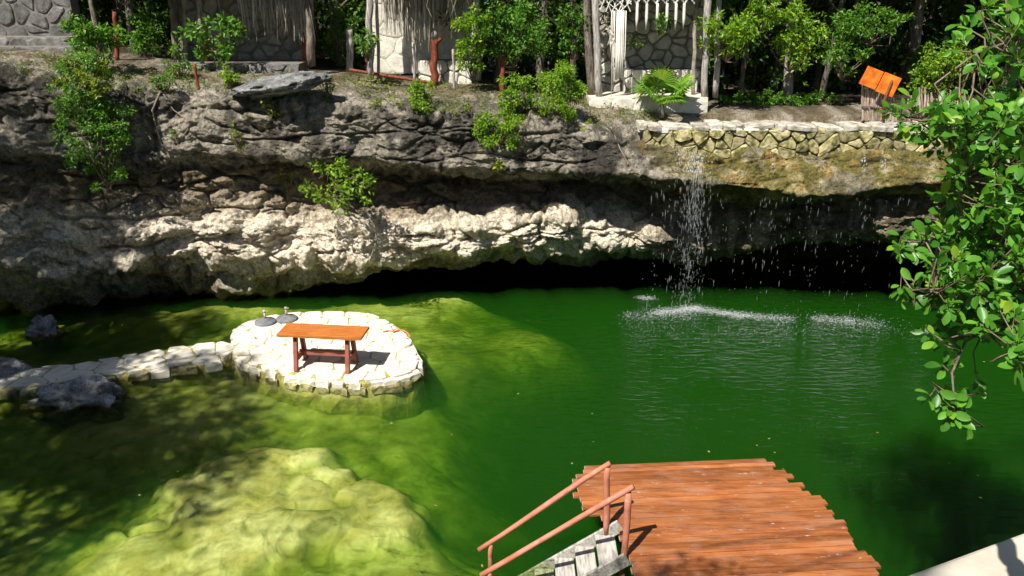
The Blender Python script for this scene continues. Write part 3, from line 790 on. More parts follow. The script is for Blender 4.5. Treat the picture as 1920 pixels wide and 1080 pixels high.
for i, p in enumerate(cring):
    q = cring[(i + 1) % len(cring)]; acc += math.dist(p, q)
    if acc > 0.3 and p[1] < causeway.location.y + 0.25 and p[0] < -5.7:
        acc = rnd.uniform(-0.1, 0.05); k += 1
        ang = math.atan2(q[1] - p[1], q[0] - p[0])
        block((p[0], p[1] - 0.03, cz(p[0]) - 0.11), ang + rnd.uniform(-.2, .2), rnd.uniform(.13, .24), rnd.uniform(.07, .12), rnd.uniform(.06, .09), rnd).build('edge_stone', M['stone_moss' if rnd.random() < .55 else 'flag'], causeway)

def rock_thing(name, label, V, F, tint=(0.30, 0.29, 0.28), cat='rock'):
    p = V; nA = NZ2.fbm(p * 2.4, 4); nB = NZ.fbm(p * 6.0, 3)
    c = np.array(tint)[None, :] * (1 + 0.9 * nA + 0.5 * nB)[:, None]
    wet = sstep(0.07, -0.03, p[:, 2] + 0.06 * nB)[:, None]
    c = c * (1 - wet) + np.array([0.30, 0.26, 0.07]) * wet
    base = p.mean(0); base[2] = p[:, 2].min()
    o = link(name, np_mesh(name, p - base, F, M['rock'], True, np.clip(c, 0.02, .75)), None, base); tag(o, label, cat)
    return o
a = at_z(150, 738, 0.1)
V1, F1 = boulder((a.x, a.y, -0.10), 0.78, 0.36, 0.36, 6, 5, 0.75)
rock_thing('boulder', 'long jagged grey boulder lying in the water before the causeway', V1, F1, (0.54, 0.53, 0.52))
a = at_z(80, 618, 0.05)
V1, F1 = boulder((a.x, a.y, -0.05), 0.30, 0.25, 0.24, 9, 5, 0.9)
rock_thing('boulder', 'small grey rock poking out of the dark water near the cliff', V1, F1, (0.34, 0.34, 0.36))
a = at_z(5, 685, 0.2)
V1, F1 = boulder((a.x - .2, a.y, 0.05), 0.62, 0.4, 0.26, 14, 4, 0.4, 0.2)
rock_thing('boulder', 'flat-topped grey block at the far left end of the causeway', V1, F1, (0.36, 0.36, 0.37))

# ------------------------------------------------------------------ table, umbrella bases, rope
T = PZ + 0.005
c1, c2, c3, c4 = [at_z(u, v, T + 0.76) for u, v in ((540, 605.5), (694, 614), (675, 632.5), (517, 626))]
tc = (c1 + c2 + c3 + c4) / 4
ex = ((c2 - c1) + (c3 - c4)).normalized(); ey = EZ.cross(ex)
tl = ((c2 - c1).length + (c3 - c4).length) / 4; tw = 0.29
tab = empty('wooden_table', (tc.x, tc.y, T), 'long orange wooden table with red-brown trestle legs on the white platform', 'table')
mb = MB(); n = 14; top = []
for i in range(n + 1):
    s = -tl + 2 * tl * i / n
    a_, b_ = tw + 0.012 * math.sin(i * 1.7), tw + 0.010 * math.sin(i * 2.3 + 1)
    for (w_, z_) in ((-a_, 0.0), (-a_, -0.055), (b_, -0.055), (b_, 0.0)): top.append(tc + ex * s + ey * w_ + EZ * z_)
fs = []
for i in range(n):
    for k in range(4):
        fs.append((i * 4 + k, i * 4 + (k + 1) % 4, i * 4 + 4 + (k + 1) % 4, i * 4 + 4 + k))
fs += [(0, 3, 2, 1), (n * 4, n * 4 + 1, n * 4 + 2, n * 4 + 3)]
mb.add(top, fs).build('tabletop', M['tabletop'], tab, False, 0.006)
for sx in (-1, 1):
    f = tc + ex * (sx * tl * 0.62)
    for sy in (-1, 1):
        hi = f + ey * (sy * 0.13) - EZ * 0.055; lo = Vector((f.x, f.y, 0)) + ey * (sy * 0.27) + EZ * T
        ax = (lo - hi)
        MB().box((hi + lo) / 2, ex * 0.038, ey * 0.045, ax / 2).build('leg', M['tableleg'], tab, False, 0.004)
    MB().box(Vector((f.x, f.y, T + 0.22)), ex * 0.028, ey * 0.2, EZ * 0.05).build('cross_brace', M['tableleg'], tab)
    MB().box(Vector((f.x, f.y, T + 0.68)), ex * 0.03, ey * 0.2, EZ * 0.022).build('cross_bearer', M['tableleg'], tab)
MB().box(Vector((tc.x, tc.y, T + 0.28)), ex * (tl * 0.62), ey * 0.022, EZ * 0.05).build('stretcher', M['tableleg'], tab)
for k, (u, v, lab) in enumerate(((498, 605, 'grey round parasol base near the platform edge, the farther one from the table'), (538, 599, 'grey round parasol base standing just behind the table'))):
    a = at_z(u, v, T)
    r = empty('parasol_base', a, lab, 'parasol base', 'empty parasol bases on the platform')
    prof = [(0.235, 0.0), (0.24, 0.03), (0.215, 0.055), (0.10, 0.085), (0.06, 0.11), (0.0, 0.11)]; S = 22; vs = []; fs = []
    for (rr, zz) in prof:
        for i in range(S): vs.append(a + Vector((rr * math.cos(2 * math.pi * i / S), rr * math.sin(2 * math.pi * i / S), zz)))
    for j in range(len(prof) - 1):
        for i in range(S): fs.append((j * S + i, j * S + (i + 1) % S, (j + 1) * S + (i + 1) % S, (j + 1) * S + i))
    MB().add(vs, fs).build('disc', M['iron'], r, True)
    MB().tube([a + EZ * 0.1, a + EZ * 0.26], 0.026, 10).build('tube', M['steel'], r, True)
    MB().tube([a + EZ * 0.255, a + EZ * 0.30], 0.034, 10).build('collar', M['steel'], r, True)
    MB().tube([a + Vector((0.02, 0, 0.275)), a + Vector((0.075, -0.02, 0.285))], 0.01, 6).build('clamp_screw', M['steel'], r)
rp = [at_z(u, v, PZ + 0.02) for u, v in ((718, 622), (728, 620), (738, 622), (748, 619), (757, 620), (764, 624), (769, 630))]
rp[-1].z = 0.2
b = rp[0].copy(); ro = empty('rope_piece', b, 'short faded orange rope lying across the platform rim', 'rope')
MB().tube(rp, 0.018, 6).build('strand', M['orange_rope'], ro)
MB().tube([rp[2], at_z(733, 612, PZ + .12), at_z(740, 610, PZ + .1), rp[3]], 0.014, 6).build('loop', M['orange_rope'], ro)

# ------------------------------------------------------------------ dock and stair
DZ = 0.5
A = at_z(1094, 873, DZ); B = at_z(1432, 859, DZ)
de = (B - A).normalized(); dn = Vector((de.y, -de.x, 0))
if dn.y > 0: dn = -dn
def prof_of(px):
    r = []
    for u, v in px:
        q = at_z(u, v, DZ) - A; r.append((q.dot(dn), q.dot(de)))
    r.sort(); return [a for a, b in r], [b for a, b in r]
La, Ls = prof_of([(1096, 873), (1082, 900), (1083, 935), (1105, 955), (1130, 975), (1168, 1000), (1180, 1040), (1182, 1085), (1190, 1200), (1200, 1330)])
Ra, Rs = prof_of([(1425, 858), (1458, 876), (1489, 903), (1531, 930), (1545, 950), (1580, 985), (1608, 1025), (1645, 1067), (1720, 1150), (1840, 1300)])
dock = empty('wooden_dock', (A + B) / 2 - EZ * 0.5, 'reddish plank dock with ragged plank ends over the green water', 'dock')
rnd = random.Random(21); PW = 0.112; off = 0.0; k = 0
while off < 3.6:
    w = PW * rnd.uniform(0.88, 1.1)
    s0 = float(np.interp(off + w / 2, La, Ls)) + rnd.uniform(-0.075, 0.06); s1 = float(np.interp(off + w / 2, Ra, Rs)) + rnd.uniform(-0.08, 0.085)
    m = A + dn * (off + w / 2) + de * ((s0 + s1) / 2) + EZ * (-0.018 + rnd.uniform(-0.004, 0.004))
    pl = MB().box(m, de * ((s1 - s0) / 2), dn * (w / 2 - 0.004), EZ * 0.018).build('plank', M['plank'], dock, False, 0.003)
    pl.data.materials.append(M['cut_end'])
    for p in pl.data.polygons:
        if abs(p.normal.dot(de)) > 0.8 or (p.normal.dot(dn) > 0.8 and k % 3 == 5): p.material_index = 1
    off += w; k += 1
for t in (0.25, 1.5, 2.9):      # bearers and piles
    s0 = float(np.interp(t, La, Ls)) + 0.15; s1 = float(np.interp(t, Ra, Rs)) - 0.2
    MB().box(A + dn * t + de * ((s0 + s1) / 2) - EZ * 0.10, de * ((s1 - s0) / 2), dn * 0.05, EZ * 0.06).build('bearer', M['greywood'], dock)
    for s in (s0 + 0.25, (s0 + s1) / 2, s1 - 0.3):
        p = A + dn * t + de * s
        MB().tube([p - EZ * 0.16, p - EZ * 4.0], 0.07, 8).build('pile', M['greywood'], dock, True)
# stair
P0 = at_z(1160, 987, DZ + 0.03); P1 = at_z(985, 1085, -0.35); sd = (P1 - P0); sdn = sd.normalized()
WST = 0.66
stair = empty('dock_stair', P0 - EZ * 1.4, 'weathered grey wooden stair with pink-brown handrails leading from dock into water', 'stair')
hor = Vector((sd.x, sd.y, 0)).normalized(); side = Vector((0, -1, 0))
up = hor.cross(side); up = up if up.z > 0 else -up
upn = sdn.cross(side); upn = upn if upn.z > 0 else -upn
for s in (0.0, WST):
    a = P0 + side * s - sdn * 0.03; bq = P1 + side * s + sdn * 0.5
    MB().box((a + bq) / 2, (bq - a) / 2, side * 0.022, upn * 0.085).build('stringer', M['stairwood'], stair)
for i in range(6):
    t = 0.15 + i * 0.215
    c = P0 + sd * t + side * (WST / 2) - EZ * 0.005
    MB().box(c, hor * 0.128, side * (WST / 2 - 0.026), EZ * 0.018).build('tread', M['stairwood'], stair, False, 0.003)
def pole(pts, r, name, parent, mat='rail', sides=9, lump=0.03):
    q = []
    for i in range(len(pts) - 1):
        for t in np.linspace(0, 1, 7)[:-1]: q.append(pts[i].lerp(pts[i + 1], t))
    q.append(pts[-1])
    ph = random.uniform(0, 9)
    q = [p + Vector((0.008 * math.sin(ph + i * 1.1), 0.008 * math.cos(ph + i * .9), 0.008 * math.sin(i * .8))) * (0 < i < len(q) - 1) for i, p in enumerate(q)]
    return MB().tube(q, [r * (1 + 0.06 * math.sin(i * 1.3 + ph)) for i in range(len(q))], sides, True, lump).build(name, M[mat], parent, True)
YF = P0.y + 0.0; YN = YF - 0.56
fr0, fr1 = at_y(1144, 868, YF), at_y(898, 1031, YF)
nr0, nr1 = at_y(1188, 912, YN), at_y(902, 1079, YN)
pole([fr0, fr1], 0.036, 'handrail', stair); pole([nr0, nr1], 0.036, 'handrail', stair)
for top, (bu, bv), yy in ((at_y(1139, 876, YF), (1136, 1003), YF), (at_y(1178, 924, YN), (1166, 1110), YN)):
    pole([top, at_y(bu, bv, yy)], 0.042, 'newel_post', stair)
pole([at_y(920, 1018, YF), at_y(918, 1150, YF)], 0.032, 'newel_post', stair); pole([at_y(918, 1071, YN), at_y(915, 1190, YN)], 0.032, 'newel_post', stair)

# ------------------------------------------------------------------ terrace under the photographer
e0 = at_z(1690, 1080, 5.6); e1 = at_z(1920, 996, 5.6); ed = (e1 - e0).normalized()
q0 = e0 - ed * 6.0; q1 = e1 + ed * 1.3; nn = Vector((ed.y, -ed.x, 0))
tv = [q0, q1, q1 + nn * 5, q0 + nn * 5]
mb = MB(); mb.add([p for p in tv] + [p - EZ * 0.35 for p in tv], [(0, 1, 2, 3), (4, 7, 6, 5), (0, 4, 5, 1), (1, 5, 6, 2), (2, 6, 7, 3), (3, 7, 4, 0)])
tag(mb.build('terrace', M['concrete'], None, False, 0.015), 'pale concrete terrace edge at the lower right corner', None, None, 'structure')
tr = empty('shadow_railing', e1 + Vector((-0.4, -0.62, 0)), 'unseen bent pole railing added to throw the curved terrace shadow', 'railing')
hb = LDIR * (-1.15 / LDIR.z) * -1
def lift(u, v, h):
    p = at_z(u, v, 5.6); return p - LDIR * (h / -LDIR.z)
pole([lift(1872, 985, 0.95), lift(1887, 1030, 0.9), lift(1906, 1075, 0.85), lift(1960, 1120, 0.8)], 0.028, 'rail', tr)  # added unseen rail, set back along the sun to shadow the terrace

# ------------------------------------------------------------------ masonry: huts, walls
def stone_wall_part(name, root, o, ex, ey, ez, w, h, cell, seed, smat, mmat, th=0.3, relief=0.035, gap=0.018, aspect=1.15, piece='stone'):
    """a wall slab with every stone its own mesh; o = lower left front corner, ez = out of the wall"""
    rnd = random.Random(seed)
    c = o + ex * (w / 2) + ey * (h / 2) - ez * (th / 2)
    wall = MB().box(c, ex * (w / 2), ey * (h / 2), ez * (th / 2)).build(name, M[mmat], root)
    for poly in voronoi(w, h, cell, rnd, 0.50, gap, aspect):
        A = 0.5 * abs(sum(poly[i][0] * poly[i - 1][1] - poly[i - 1][0] * poly[i][1] for i in range(len(poly))))
        if A < 0.006: continue
        cc = (sum(p[0] for p in poly) / len(poly), sum(p[1] for p in poly) / len(poly))
        P = [(p[0] - cc[0], p[1] - cc[1]) for p in chaikin(poly, 0.2)]
        mb = slab(P, o + ex * cc[0] + ey * cc[1], ex, ey, ez, relief * rnd.uniform(0.6, 1.5), 0.03, rnd, 0.84, rnd.uniform(-.06, .06))
        me = mb.mesh(piece, M[smat])
        ob = bpy.data.objects.new(piece, me); COL.objects.link(ob); ob.parent = wall; ob.location = (0, 0, 0)
    return wall
def wobbly(p, q, r, n=9, amp=0.02, taper=0.9, seed=0):
    rn = random.Random(seed); pts = []; ra = []
    for i in range(n):
        t = i / (n - 1); pts.append(p.lerp(q, t) + Vector((rn.uniform(-amp, amp), rn.uniform(-amp, amp), 0)) * (0 < i))
        ra.append(r * (1 + (taper - 1) * t) * rn.uniform(0.93, 1.07))
    return pts, ra
def strands(root, name, x0, x1, y0, y1, ztop, zlo, zhi, n, r, mat, seed, sway=0.05, dens=None):
    rn = random.Random(seed); mb = MB()
    for i in range(n):
        x = rn.uniform(x0, x1) if dens is None else x0 + (x1 - x0) * dens(rn.random())
        y = rn.uniform(y0, y1); L = ztop - rn.uniform(zlo, zhi); dx = rn.uniform(-sway, sway) * L; dy = rn.uniform(-sway, sway) * L
        b = rn.uniform(-0.05, 0.05)
        pts = [Vector((x + dx * t + b * math.sin(3 * t), y + dy * t, ztop - L * t)) for t in (0, .35, .7, 1.0)]
        rr = r * rn.uniform(0.5, 1.7)
        mb.tube(pts, [rr, rr * 1.1, rr * .8, rr * 0.25], 3, False)
    o = mb.build(name, M[mat], root); o['kind'] = 'stuff'
    return o
def thatch_roof(root, x0, x1, y0, y1, z, rise, seed):
    cx, cyy = (x0 + x1) / 2, (y0 + y1) / 2; rn = random.Random(seed)
    vs = [Vector((x0, y0, z)), Vector((x1, y0, z)), Vector((x1, y1, z)), Vector((x0, y1, z)), Vector((cx - .4, cyy, z + rise)), Vector((cx + .4, cyy, z + rise))]
    lo = [v - EZ * 0.14 for v in vs]
    mb = MB().add(vs + lo, [(0, 1, 5, 4), (1, 2, 5), (2, 3, 4, 5), (3, 0, 4), (6, 10, 11, 7), (7, 11, 8), (8, 11, 10, 9), (9, 10, 6), (0, 6, 7, 1), (1, 7, 8, 2), (2, 8, 9, 3), (3, 9, 6, 0)])
    roof = mb.build('roof', M['thatch'], root)
    fr = MB()
    for i in range(420):
        e = rn.choice((0, 0, 0, 1, 3)); t = rn.random(); a, b = vs[e], vs[(e + 1) % 4]; p = a.lerp(b, t) + EZ * 0.02
        d = Vector((rn.uniform(-.06, .06), rn.uniform(-.06, .02), -rn.uniform(0.12, 0.4)))
        fr.tube([p - d * 0.6, p, p + d], [.012, .014, .003], 3, False)
    f = fr.build('thatch_edge', M['thatch'], roof); f['kind'] = 'stuff'; f.location = (0, 0, 0)
    return roof
HZ1 = z_of(116, 20.3); HZ2 = z_of(138, 20.2); HZ3 = z_of(182, 20.0)
# left hut
X = lambda u, v, y: x_of(u, v, y)
h1 = empty('stone_hut', (X(470, 116, 21), 21, HZ1), 'shaded stone hut with hanging dry strands, left of the other two huts', 'hut')
xl, xr = X(322, 60, 21.5), X(572, 60, 21.5)
stone_wall_part('back_wall', h1, Vector((xl, 21.55, HZ1 - 0.1)), EX, EZ, -EY, xr - xl, 2.5, 0.30, 31, 'stone_shaded', 'mortar', 0.3, 0.03, 0.03)
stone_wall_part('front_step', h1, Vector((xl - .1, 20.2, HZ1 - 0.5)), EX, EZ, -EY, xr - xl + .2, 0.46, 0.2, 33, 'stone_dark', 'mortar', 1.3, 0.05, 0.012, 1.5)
for u, y, r, s in ((375, 20.3, 0.055, 1), (580, 20.2, 0.10, 2), (328, 21.2, 0.10, 3), (345, 21.3, .06, 31)):
    p, ra = wobbly(Vector((X(u + 3, 110, y), y, HZ1 - 0.1)), Vector((X(u - 2, -60, y), y, HZ1 + 2.5)), r, 9, 0.02, 0.95, s)
    MB().tube(p, ra, 9, True, 0.08).build('post', M['bark_pale' if r < .08 else 'bark'], h1, True)
thatch_roof(h1, xl - 0.5, xr + 0.35, 19.6, 22.2, HZ1 + 2.25, 1.4, 1)
strands(h1, 'hanging_fringe', X(455, 50, 20.6), X(572, 50, 20.6), 20.4, 21.0, HZ1 + 2.25, HZ1 + 0.45, HZ1 + 1.5, 230, 0.012, 'strand', 2)
strands(h1, 'hanging_fringe', X(340, 50, 20.8), X(470, 50, 20.8), 20.6, 21.2, HZ1 + 2.25, HZ1 + 1.0, HZ1 + 1.9, 40, 0.009, 'strand', 3)
strands(h1, 'tangled_roots', X(535, 50, 20.4), X(575, 50, 20.4), 20.2, 20.6, HZ1 + 2.3, HZ1 + 0.5, HZ1 + 1.8, 26, 0.008, 'root', 4, 0.22)
# middle hut
h2 = empty('stone_hut', (X(790, 130, 21), 21, HZ2), 'pale-walled stone hut with dense grey strands and thick red post, between the other huts', 'hut')
xl, xr = X(690, 60, 21.2), X(885, 60, 21.2)
stone_wall_part('back_wall', h2, Vector((xl, 21.25, HZ2 - 0.1)), EX, EZ, -EY, xr - xl, 2.5, 0.42, 37, 'stone_pale', 'mortar_pale', 0.3, 0.018, 0.010)
stone_wall_part('bench', h2, Vector((X(785, 150, 20.6), 20.65, HZ2 - 0.35)), EX, EZ, -EY, X(884, 150, 20.6) - X(785, 150, 20.6), 0.62, 0.26, 38, 'stone_pale', 'mortar', 0.5, 0.03, 0.014)
for u, y, r, s in ((692, 20.25, 0.085, 4), (890, 20.2, 0.12, 5), (706, 20.5, 0.04, 51)):
    p, ra = wobbly(Vector((X(u + 2, 125, y), y, HZ2 - 0.15)), Vector((X(u - 1, -60, y), y, HZ2 + 2.6)), r, 9, 0.025, 0.95, s)
    MB().tube(p, ra, 9, True, 0.05).build('post', M['greywood'], h2, True)
thatch_roof(h2, X(728, 0, 20), xr + 0.5, 19.55, 22, HZ2 + 2.3, 1.4, 5)
strands(h2, 'hanging_fringe', X(722, 50, 20.4), X(885, 50, 20.4), 20.1, 20.7, HZ2 + 2.3, HZ2 + 0.75, HZ2 + 1.75, 330, 0.013, 'strand', 6)
strands(h2, 'hanging_fringe', X(765, 50, 20.4), X(815, 50, 20.4), 20.2, 20.5, HZ2 + 2.3, HZ2 + 0.35, HZ2 + 1.2, 26, 0.008, 'strand', 7, 0.12)
strands(h2, 'tangled_roots', X(700, 50, 20.2), X(880, 50, 20.2), 19.8, 20.2, HZ2 + 2.35, HZ2 + 1.3, HZ2 + 1.95, 60, 0.009, 'root', 8, 0.5)
# right hut
h3 = empty('stone_hut', (X(1215, 175, 21), 21, HZ3), 'stone hut with white knotted rope curtain behind the fan palm', 'hut')
xl, xr = X(1112, 100, 21.2), X(1318, 100, 21.2)
stone_wall_part('back_wall', h3, Vector((xl, 21.3, HZ3 - 0.1)), EX, EZ, -EY, xr - xl, 2.6, 0.29, 41, 'stone', 'mortar', 0.3, 0.035, 0.022)
bx0, bx1 = X(1170, 160, 20.7), X(1308, 160, 20.7)
stone_wall_part('bench', h3, Vector((bx0, 20.75, HZ3 - 0.05)), EX, EZ, -EY, bx1 - bx0, 0.62, 0.22, 43, 'stone_pale', 'mortar', 0.5, 0.03, 0.014)
stone_wall_part('front_step', h3, Vector((X(1105, 185, 19.7), 19.72, HZ3 - 0.42)), EX, EZ, -EY, X(1328, 185, 19.7) - X(1105, 185, 19.7), 0.44, 0.34, 44, 'stone_pale', 'mortar_pale', 1.2, 0.03, 0.012, 1.6)
for u, u2, y, r, s, mt in ((1124, 1112, 19.95, 0.085, 6, 'greywood'), (1322, 1330, 19.9, 0.085, 7, 'greywood'), (1341, 1352, 20.1, 0.075, 8, 'greywood'), (1300, 1306, 20.3, .05, 81, 'bark_pale'), (1108, 1098, 20.3, .10, 82, 'bark')):
    p, ra = wobbly(Vector((X(u, 178, y), y, HZ3 - 0.02)), Vector((X(u2, -70, y), y, HZ3 + 2.9)), r, 9, 0.025, 0.95, s)
    MB().tube(p, ra, 9, True, 0.05).build('post', M[mt], h3, True)
thatch_roof(h3, X(1130, 0, 20), xr + 0.3, 19.75, 22, HZ3 + 2.75, 1.4, 9)
# knotted rope curtain: netting, bundles, tassels
YC = 19.95
cur = empty('rope_curtain', (X(1215, 10, YC), YC, HZ3 + 2.6), 'white knotted rope curtain hanging across the front of the right hut', 'curtain')
def rp_(u, v): return at_y(u, v, YC)
MB().tube([rp_(1125, -14), rp_(1305, -16)], 0.03, 8).build('hanging_rod', M['greywood'], cur)
for i in range(9):       # diamond net on the left
    u0 = 1126 + i * 6
    pts = [rp_(u0 + (1166 - u0) * 0 + t * 26 * (1 if i % 2 else -1) * .55, -12 + t * 34) + EY * (0.01 * (i % 2)) for t in np.linspace(0, 1, 4)]
    MB().tube(pts, 0.012, 5).build('net_cord', M['rope'], cur)
for a, b in (((1138, 4), (1160, 21)), ((1150, -6), (1172, 14)), ((1164, -8), (1184, 8)), ((1184, 2), (1162, 22)), ((1176, -6), (1152, 14)), ((1160, -10), (1142, 6))):
    MB().tube([rp_(*a), rp_(*b)], 0.014, 5).build('net_cord', M['rope'], cur)
for i in range(7):       # swags across the top
    u0, u1 = 1176 + i * 18.0, 1176 + (i + 1) * 18.0
    MB().tube([rp_(u0, 7), rp_(u0 + 5, 0 + (i % 2)), rp_(u0 + 9, -3), rp_(u0 + 13, 0), rp_(u1, 7)], 0.016, 6).build('swag_cord', M['rope'], cur)
    MB().tube([rp_(u0, 7), rp_(u0 + 9, -14)], 0.012, 5).build('net_cord', M['rope'], cur)
    MB().tube([rp_(u1, 7), rp_(u0 + 9, -14)], 0.012, 5).build('net_cord', M['rope'], cur)
for i, (u, v1) in enumerate(((1195, 58), (1213, 56), (1233, 40), (1251, 54), (1268, 57), (1283, 55))):
    MB().tube([rp_(u, 6), rp_(u, 14), rp_(u - .5, 34), rp_(u - 2, v1)], [0.03, 0.036, 0.038, 0.014], 7).build('tassel', M['rope'], cur, True)
for i, (u, v1, r) in enumerate(((1157, 150, .04), (1161, 148, .042), (1165, 146, .03), (1151, 168, .014), (1168, 150, .018), (1148, 180, .012), (1172, 120, .014), (1145, 60, .01))):
    MB().tube([rp_(u + 2, 20), rp_(u + 1, 60), rp_(u, 100), rp_(u - 2, v1)], [r * .8, r, r, r * 0.8], 7).build('rope_bundle', M['rope'], cur, True)
dl = MB()
for k in range(16):
    a = rp_(1143 + random.uniform(-5, 5), 48 + random.uniform(0, 30)); d = Vector((random.uniform(-.04, .04), random.uniform(-.03, .03), -random.uniform(.08, .2)))
    dl.tube([a, a + d * .5 + EX * .02, a + d], [.01, .025, .004], 4)
dl.build('dry_flower_bunch', M['strand'], cur)

# far left terrace wall and steps in shade
lw = empty('stone_retaining_wall', (X(60, 70, 21.5), 21.5, z_of(75, 21.5)), 'dark shaded stone wall in the far left corner above the cliff', 'wall')
wx0, wx1 = X(-220, 40, 21.4), X(138, 40, 21.4)
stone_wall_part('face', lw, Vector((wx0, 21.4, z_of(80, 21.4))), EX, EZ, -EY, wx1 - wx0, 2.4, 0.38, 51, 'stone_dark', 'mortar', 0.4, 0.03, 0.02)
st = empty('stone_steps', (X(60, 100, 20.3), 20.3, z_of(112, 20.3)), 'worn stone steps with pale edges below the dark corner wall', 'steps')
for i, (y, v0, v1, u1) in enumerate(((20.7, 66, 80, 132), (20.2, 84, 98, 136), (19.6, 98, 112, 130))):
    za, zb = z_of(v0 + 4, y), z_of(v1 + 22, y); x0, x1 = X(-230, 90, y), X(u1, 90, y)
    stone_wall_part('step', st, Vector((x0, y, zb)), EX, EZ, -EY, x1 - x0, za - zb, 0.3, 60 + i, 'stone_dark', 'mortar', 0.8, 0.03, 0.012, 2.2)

# mossy masonry parapet above the waterfall
YW = 18.22
pw = empty('masonry_parapet', (X(1480, 285, YW), YW, z_of(290, YW)), 'mossy stone parapet with pale coping slabs above the waterfall', 'wall')
wx0, wx1 = X(1205, 260, YW), X(2250, 260, YW)
zb, zt = z_of(287, YW), z_of(243, YW)
stone_wall_part('face', pw, Vector((wx0, YW, zb - 0.12)), EX, EZ, -EY, wx1 - wx0, zt - zb + 0.12, 0.25, 71, 'stone_moss', 'mortar', 0.55, 0.09, 0.005, 1.5)
rnd = random.Random(72); x = wx0 - 0.1
while x < wx1:      # coping in two rough courses
    w = rnd.choice((rnd.uniform(0.18, 0.35), rnd.uniform(0.35, 0.8)))
    P = [(0, 0), (w * .5, rnd.uniform(-.05, .02)), (w - .015, rnd.uniform(-.04, .04)), (w - .015, .6 + rnd.uniform(-.06, .1)), (w * .45, .64), (0, .6 + rnd.uniform(-.06, .1))]
    yy = YW - 0.07 + rnd.uniform(-.10, .06)
    slab(chaikin(P, .12), Vector((x, yy, zt + 0.05 + rnd.uniform(-.025, .025))), EX, EY, EZ, rnd.uniform(0.035, 0.085), 0.05, rnd, 0.94, rnd.uniform(-.12, .12)).build('coping_stone', M['coping'], pw)
    x += w
x = wx0 - .1
while x < wx1:
    w = rnd.uniform(0.18, 0.42)
    P = [(0, 0), (w - .012, rnd.uniform(-.03, .03)), (w - .012, .3), (0, .3)]
    slab(chaikin(P, .15), Vector((x, YW - 0.05 + rnd.uniform(-.04, .03), zt - 0.03)), EX, EY, EZ, rnd.uniform(0.05, 0.075), 0.03, rnd, 0.92).build('course_stone', M['stone_moss' if rnd.random() < .55 else 'stone_pale'], pw)
    x += w

# ------------------------------------------------------------------ posts, rail, sign, stick fence
def post(name, label, cat, u0, v0, u1, v1, r, mat, seed, group=None, y=None, cap=None, n=9):
    if y is None:
        a, _ = on_cliff(u0, v0); y = a.y
    a = at_y(u0, v0, y) - EZ * 0.06; b = at_y(u1, v1, y)
    o = empty(name, a, label, cat, group)
    p, ra = wobbly(a, b, r, n, r * 0.28, 0.92, seed)
    MB().tube(p, ra, 10, True, 0.06).build('shaft', M[mat], o, True)
    if cap: MB().tube([p[-1] - EZ * .01, p[-1] + (b - a).normalized() * cap], [ra[-1] * .97, ra[-1] * 0.85], 10, True, 0.05).build('unpainted_top', M['greywood'], o, True)
    return o
G = 'red-brown posts along the cliff rim'
post('rim_post', 'slim red-brown post in front of the left hut foliage', 'post', 387, 122, 384, 48, 0.060, 'redpost', 1, G)
post('rim_post', 'thin red-brown post beside the tall leafy shrub at the far left', 'post', 220, 112, 215, 22, 0.055, 'redpost', 2, G)
post('rim_post', 'stout red-brown post at the right corner of the left hut', 'post', 573, 130, 571, 62, 0.075, 'redpost', 3, G)
o = post('rim_post', 'thick red-brown forked post with pale top before the middle hut', 'post', 815, 160, 813, 72, 0.095, 'redpost', 4, G, None, 0.20)
b = at_y(818, 80, o.location.y); MB().tube([b, b + Vector((0.12, -.02, .10))], [0.06, 0.045], 8).build('fork_stub', M['redpost'], o, True)
post('rim_post', 'red-brown post in the bushes right of the middle hut', 'post', 941, 172, 943, 104, 0.062, 'redpost', 5, G)
post('rim_post', 'short thin red-brown stake hidden by leaves left of the middle hut', 'post', 687, 130, 686, 82, 0.045, 'redpost', 6, G)
post('stump_post', 'split grey dead stump post between the left and middle huts', 'post', 657, 134, 656, 55, 0.095, 'greywood', 7)
post('leaning_stake', 'short leaning red-brown stake below the left hut step', 'stake', 372, 168, 365, 120, 0.035, 'redpost', 8)
post('thin_stake', 'thin grey stake left of the thick forked post', 'stake', 776, 150, 780, 70, 0.035, 'greywood', 9)
post('thin_stake', 'thin pale stake right of the thick forked post', 'stake', 852, 168, 849, 92, 0.032, 'bark_pale', 10)
a = on_cliff(655, 133)[0]; b = on_cliff(800, 156)[0]; yy = min(a.y, b.y) - 0.25; a = at_y(655, 131, yy); b = at_y(806, 155, yy)
fr = empty('fallen_rail', (a + b) / 2 - EZ * .05, 'red-brown rail lying slanted along the cliff rim before the middle hut', 'rail')
p, ra = wobbly(a, b, 0.04, 10, 0.015, .9, 3); MB().tube(p, ra, 8).build('shaft', M['redpost'], fr, True)

def fence_sticks(name, label, us, vtop, vbot, y, seed, tilt=0.0):
    rn = random.Random(seed); a = at_y(us[0], vbot, y)
    f = empty(name, a, label, 'fence')
    for i, u in enumerate(us):
        t = vtop(u) + rn.uniform(-9, 5); p = at_y(u, vbot + rn.uniform(-1, 2), y + rn.uniform(-.03, .03)); q = at_y(u + rn.uniform(-3, 3) + tilt, t, y)
        pp, ra = wobbly(p, q, rn.uniform(.017, .028), 5, 0.012, 0.8, seed + i)
        MB().tube(pp, ra, 6).build('stick', M['stick'], f)
    for vv in (0.42,):
        p = at_y(us[0] - 1, vbot + (vtop(us[0]) - vbot) * vv, y - 0.05); q = at_y(us[-1] + 2, vbot + (vtop(us[-1]) - vbot) * vv, y - .05)
        MB().tube([p, p.lerp(q, .5) + EZ * .01, q], 0.02, 6).build('cross_rail', M['bark'], f)
    return f
fence_sticks('stick_fence', 'fence of upright bleached sticks under the orange sign', list(np.arange(1617, 1682, 2.9)), lambda u: 160 + (u - 1617) * .35, 226, 18.85, 3)
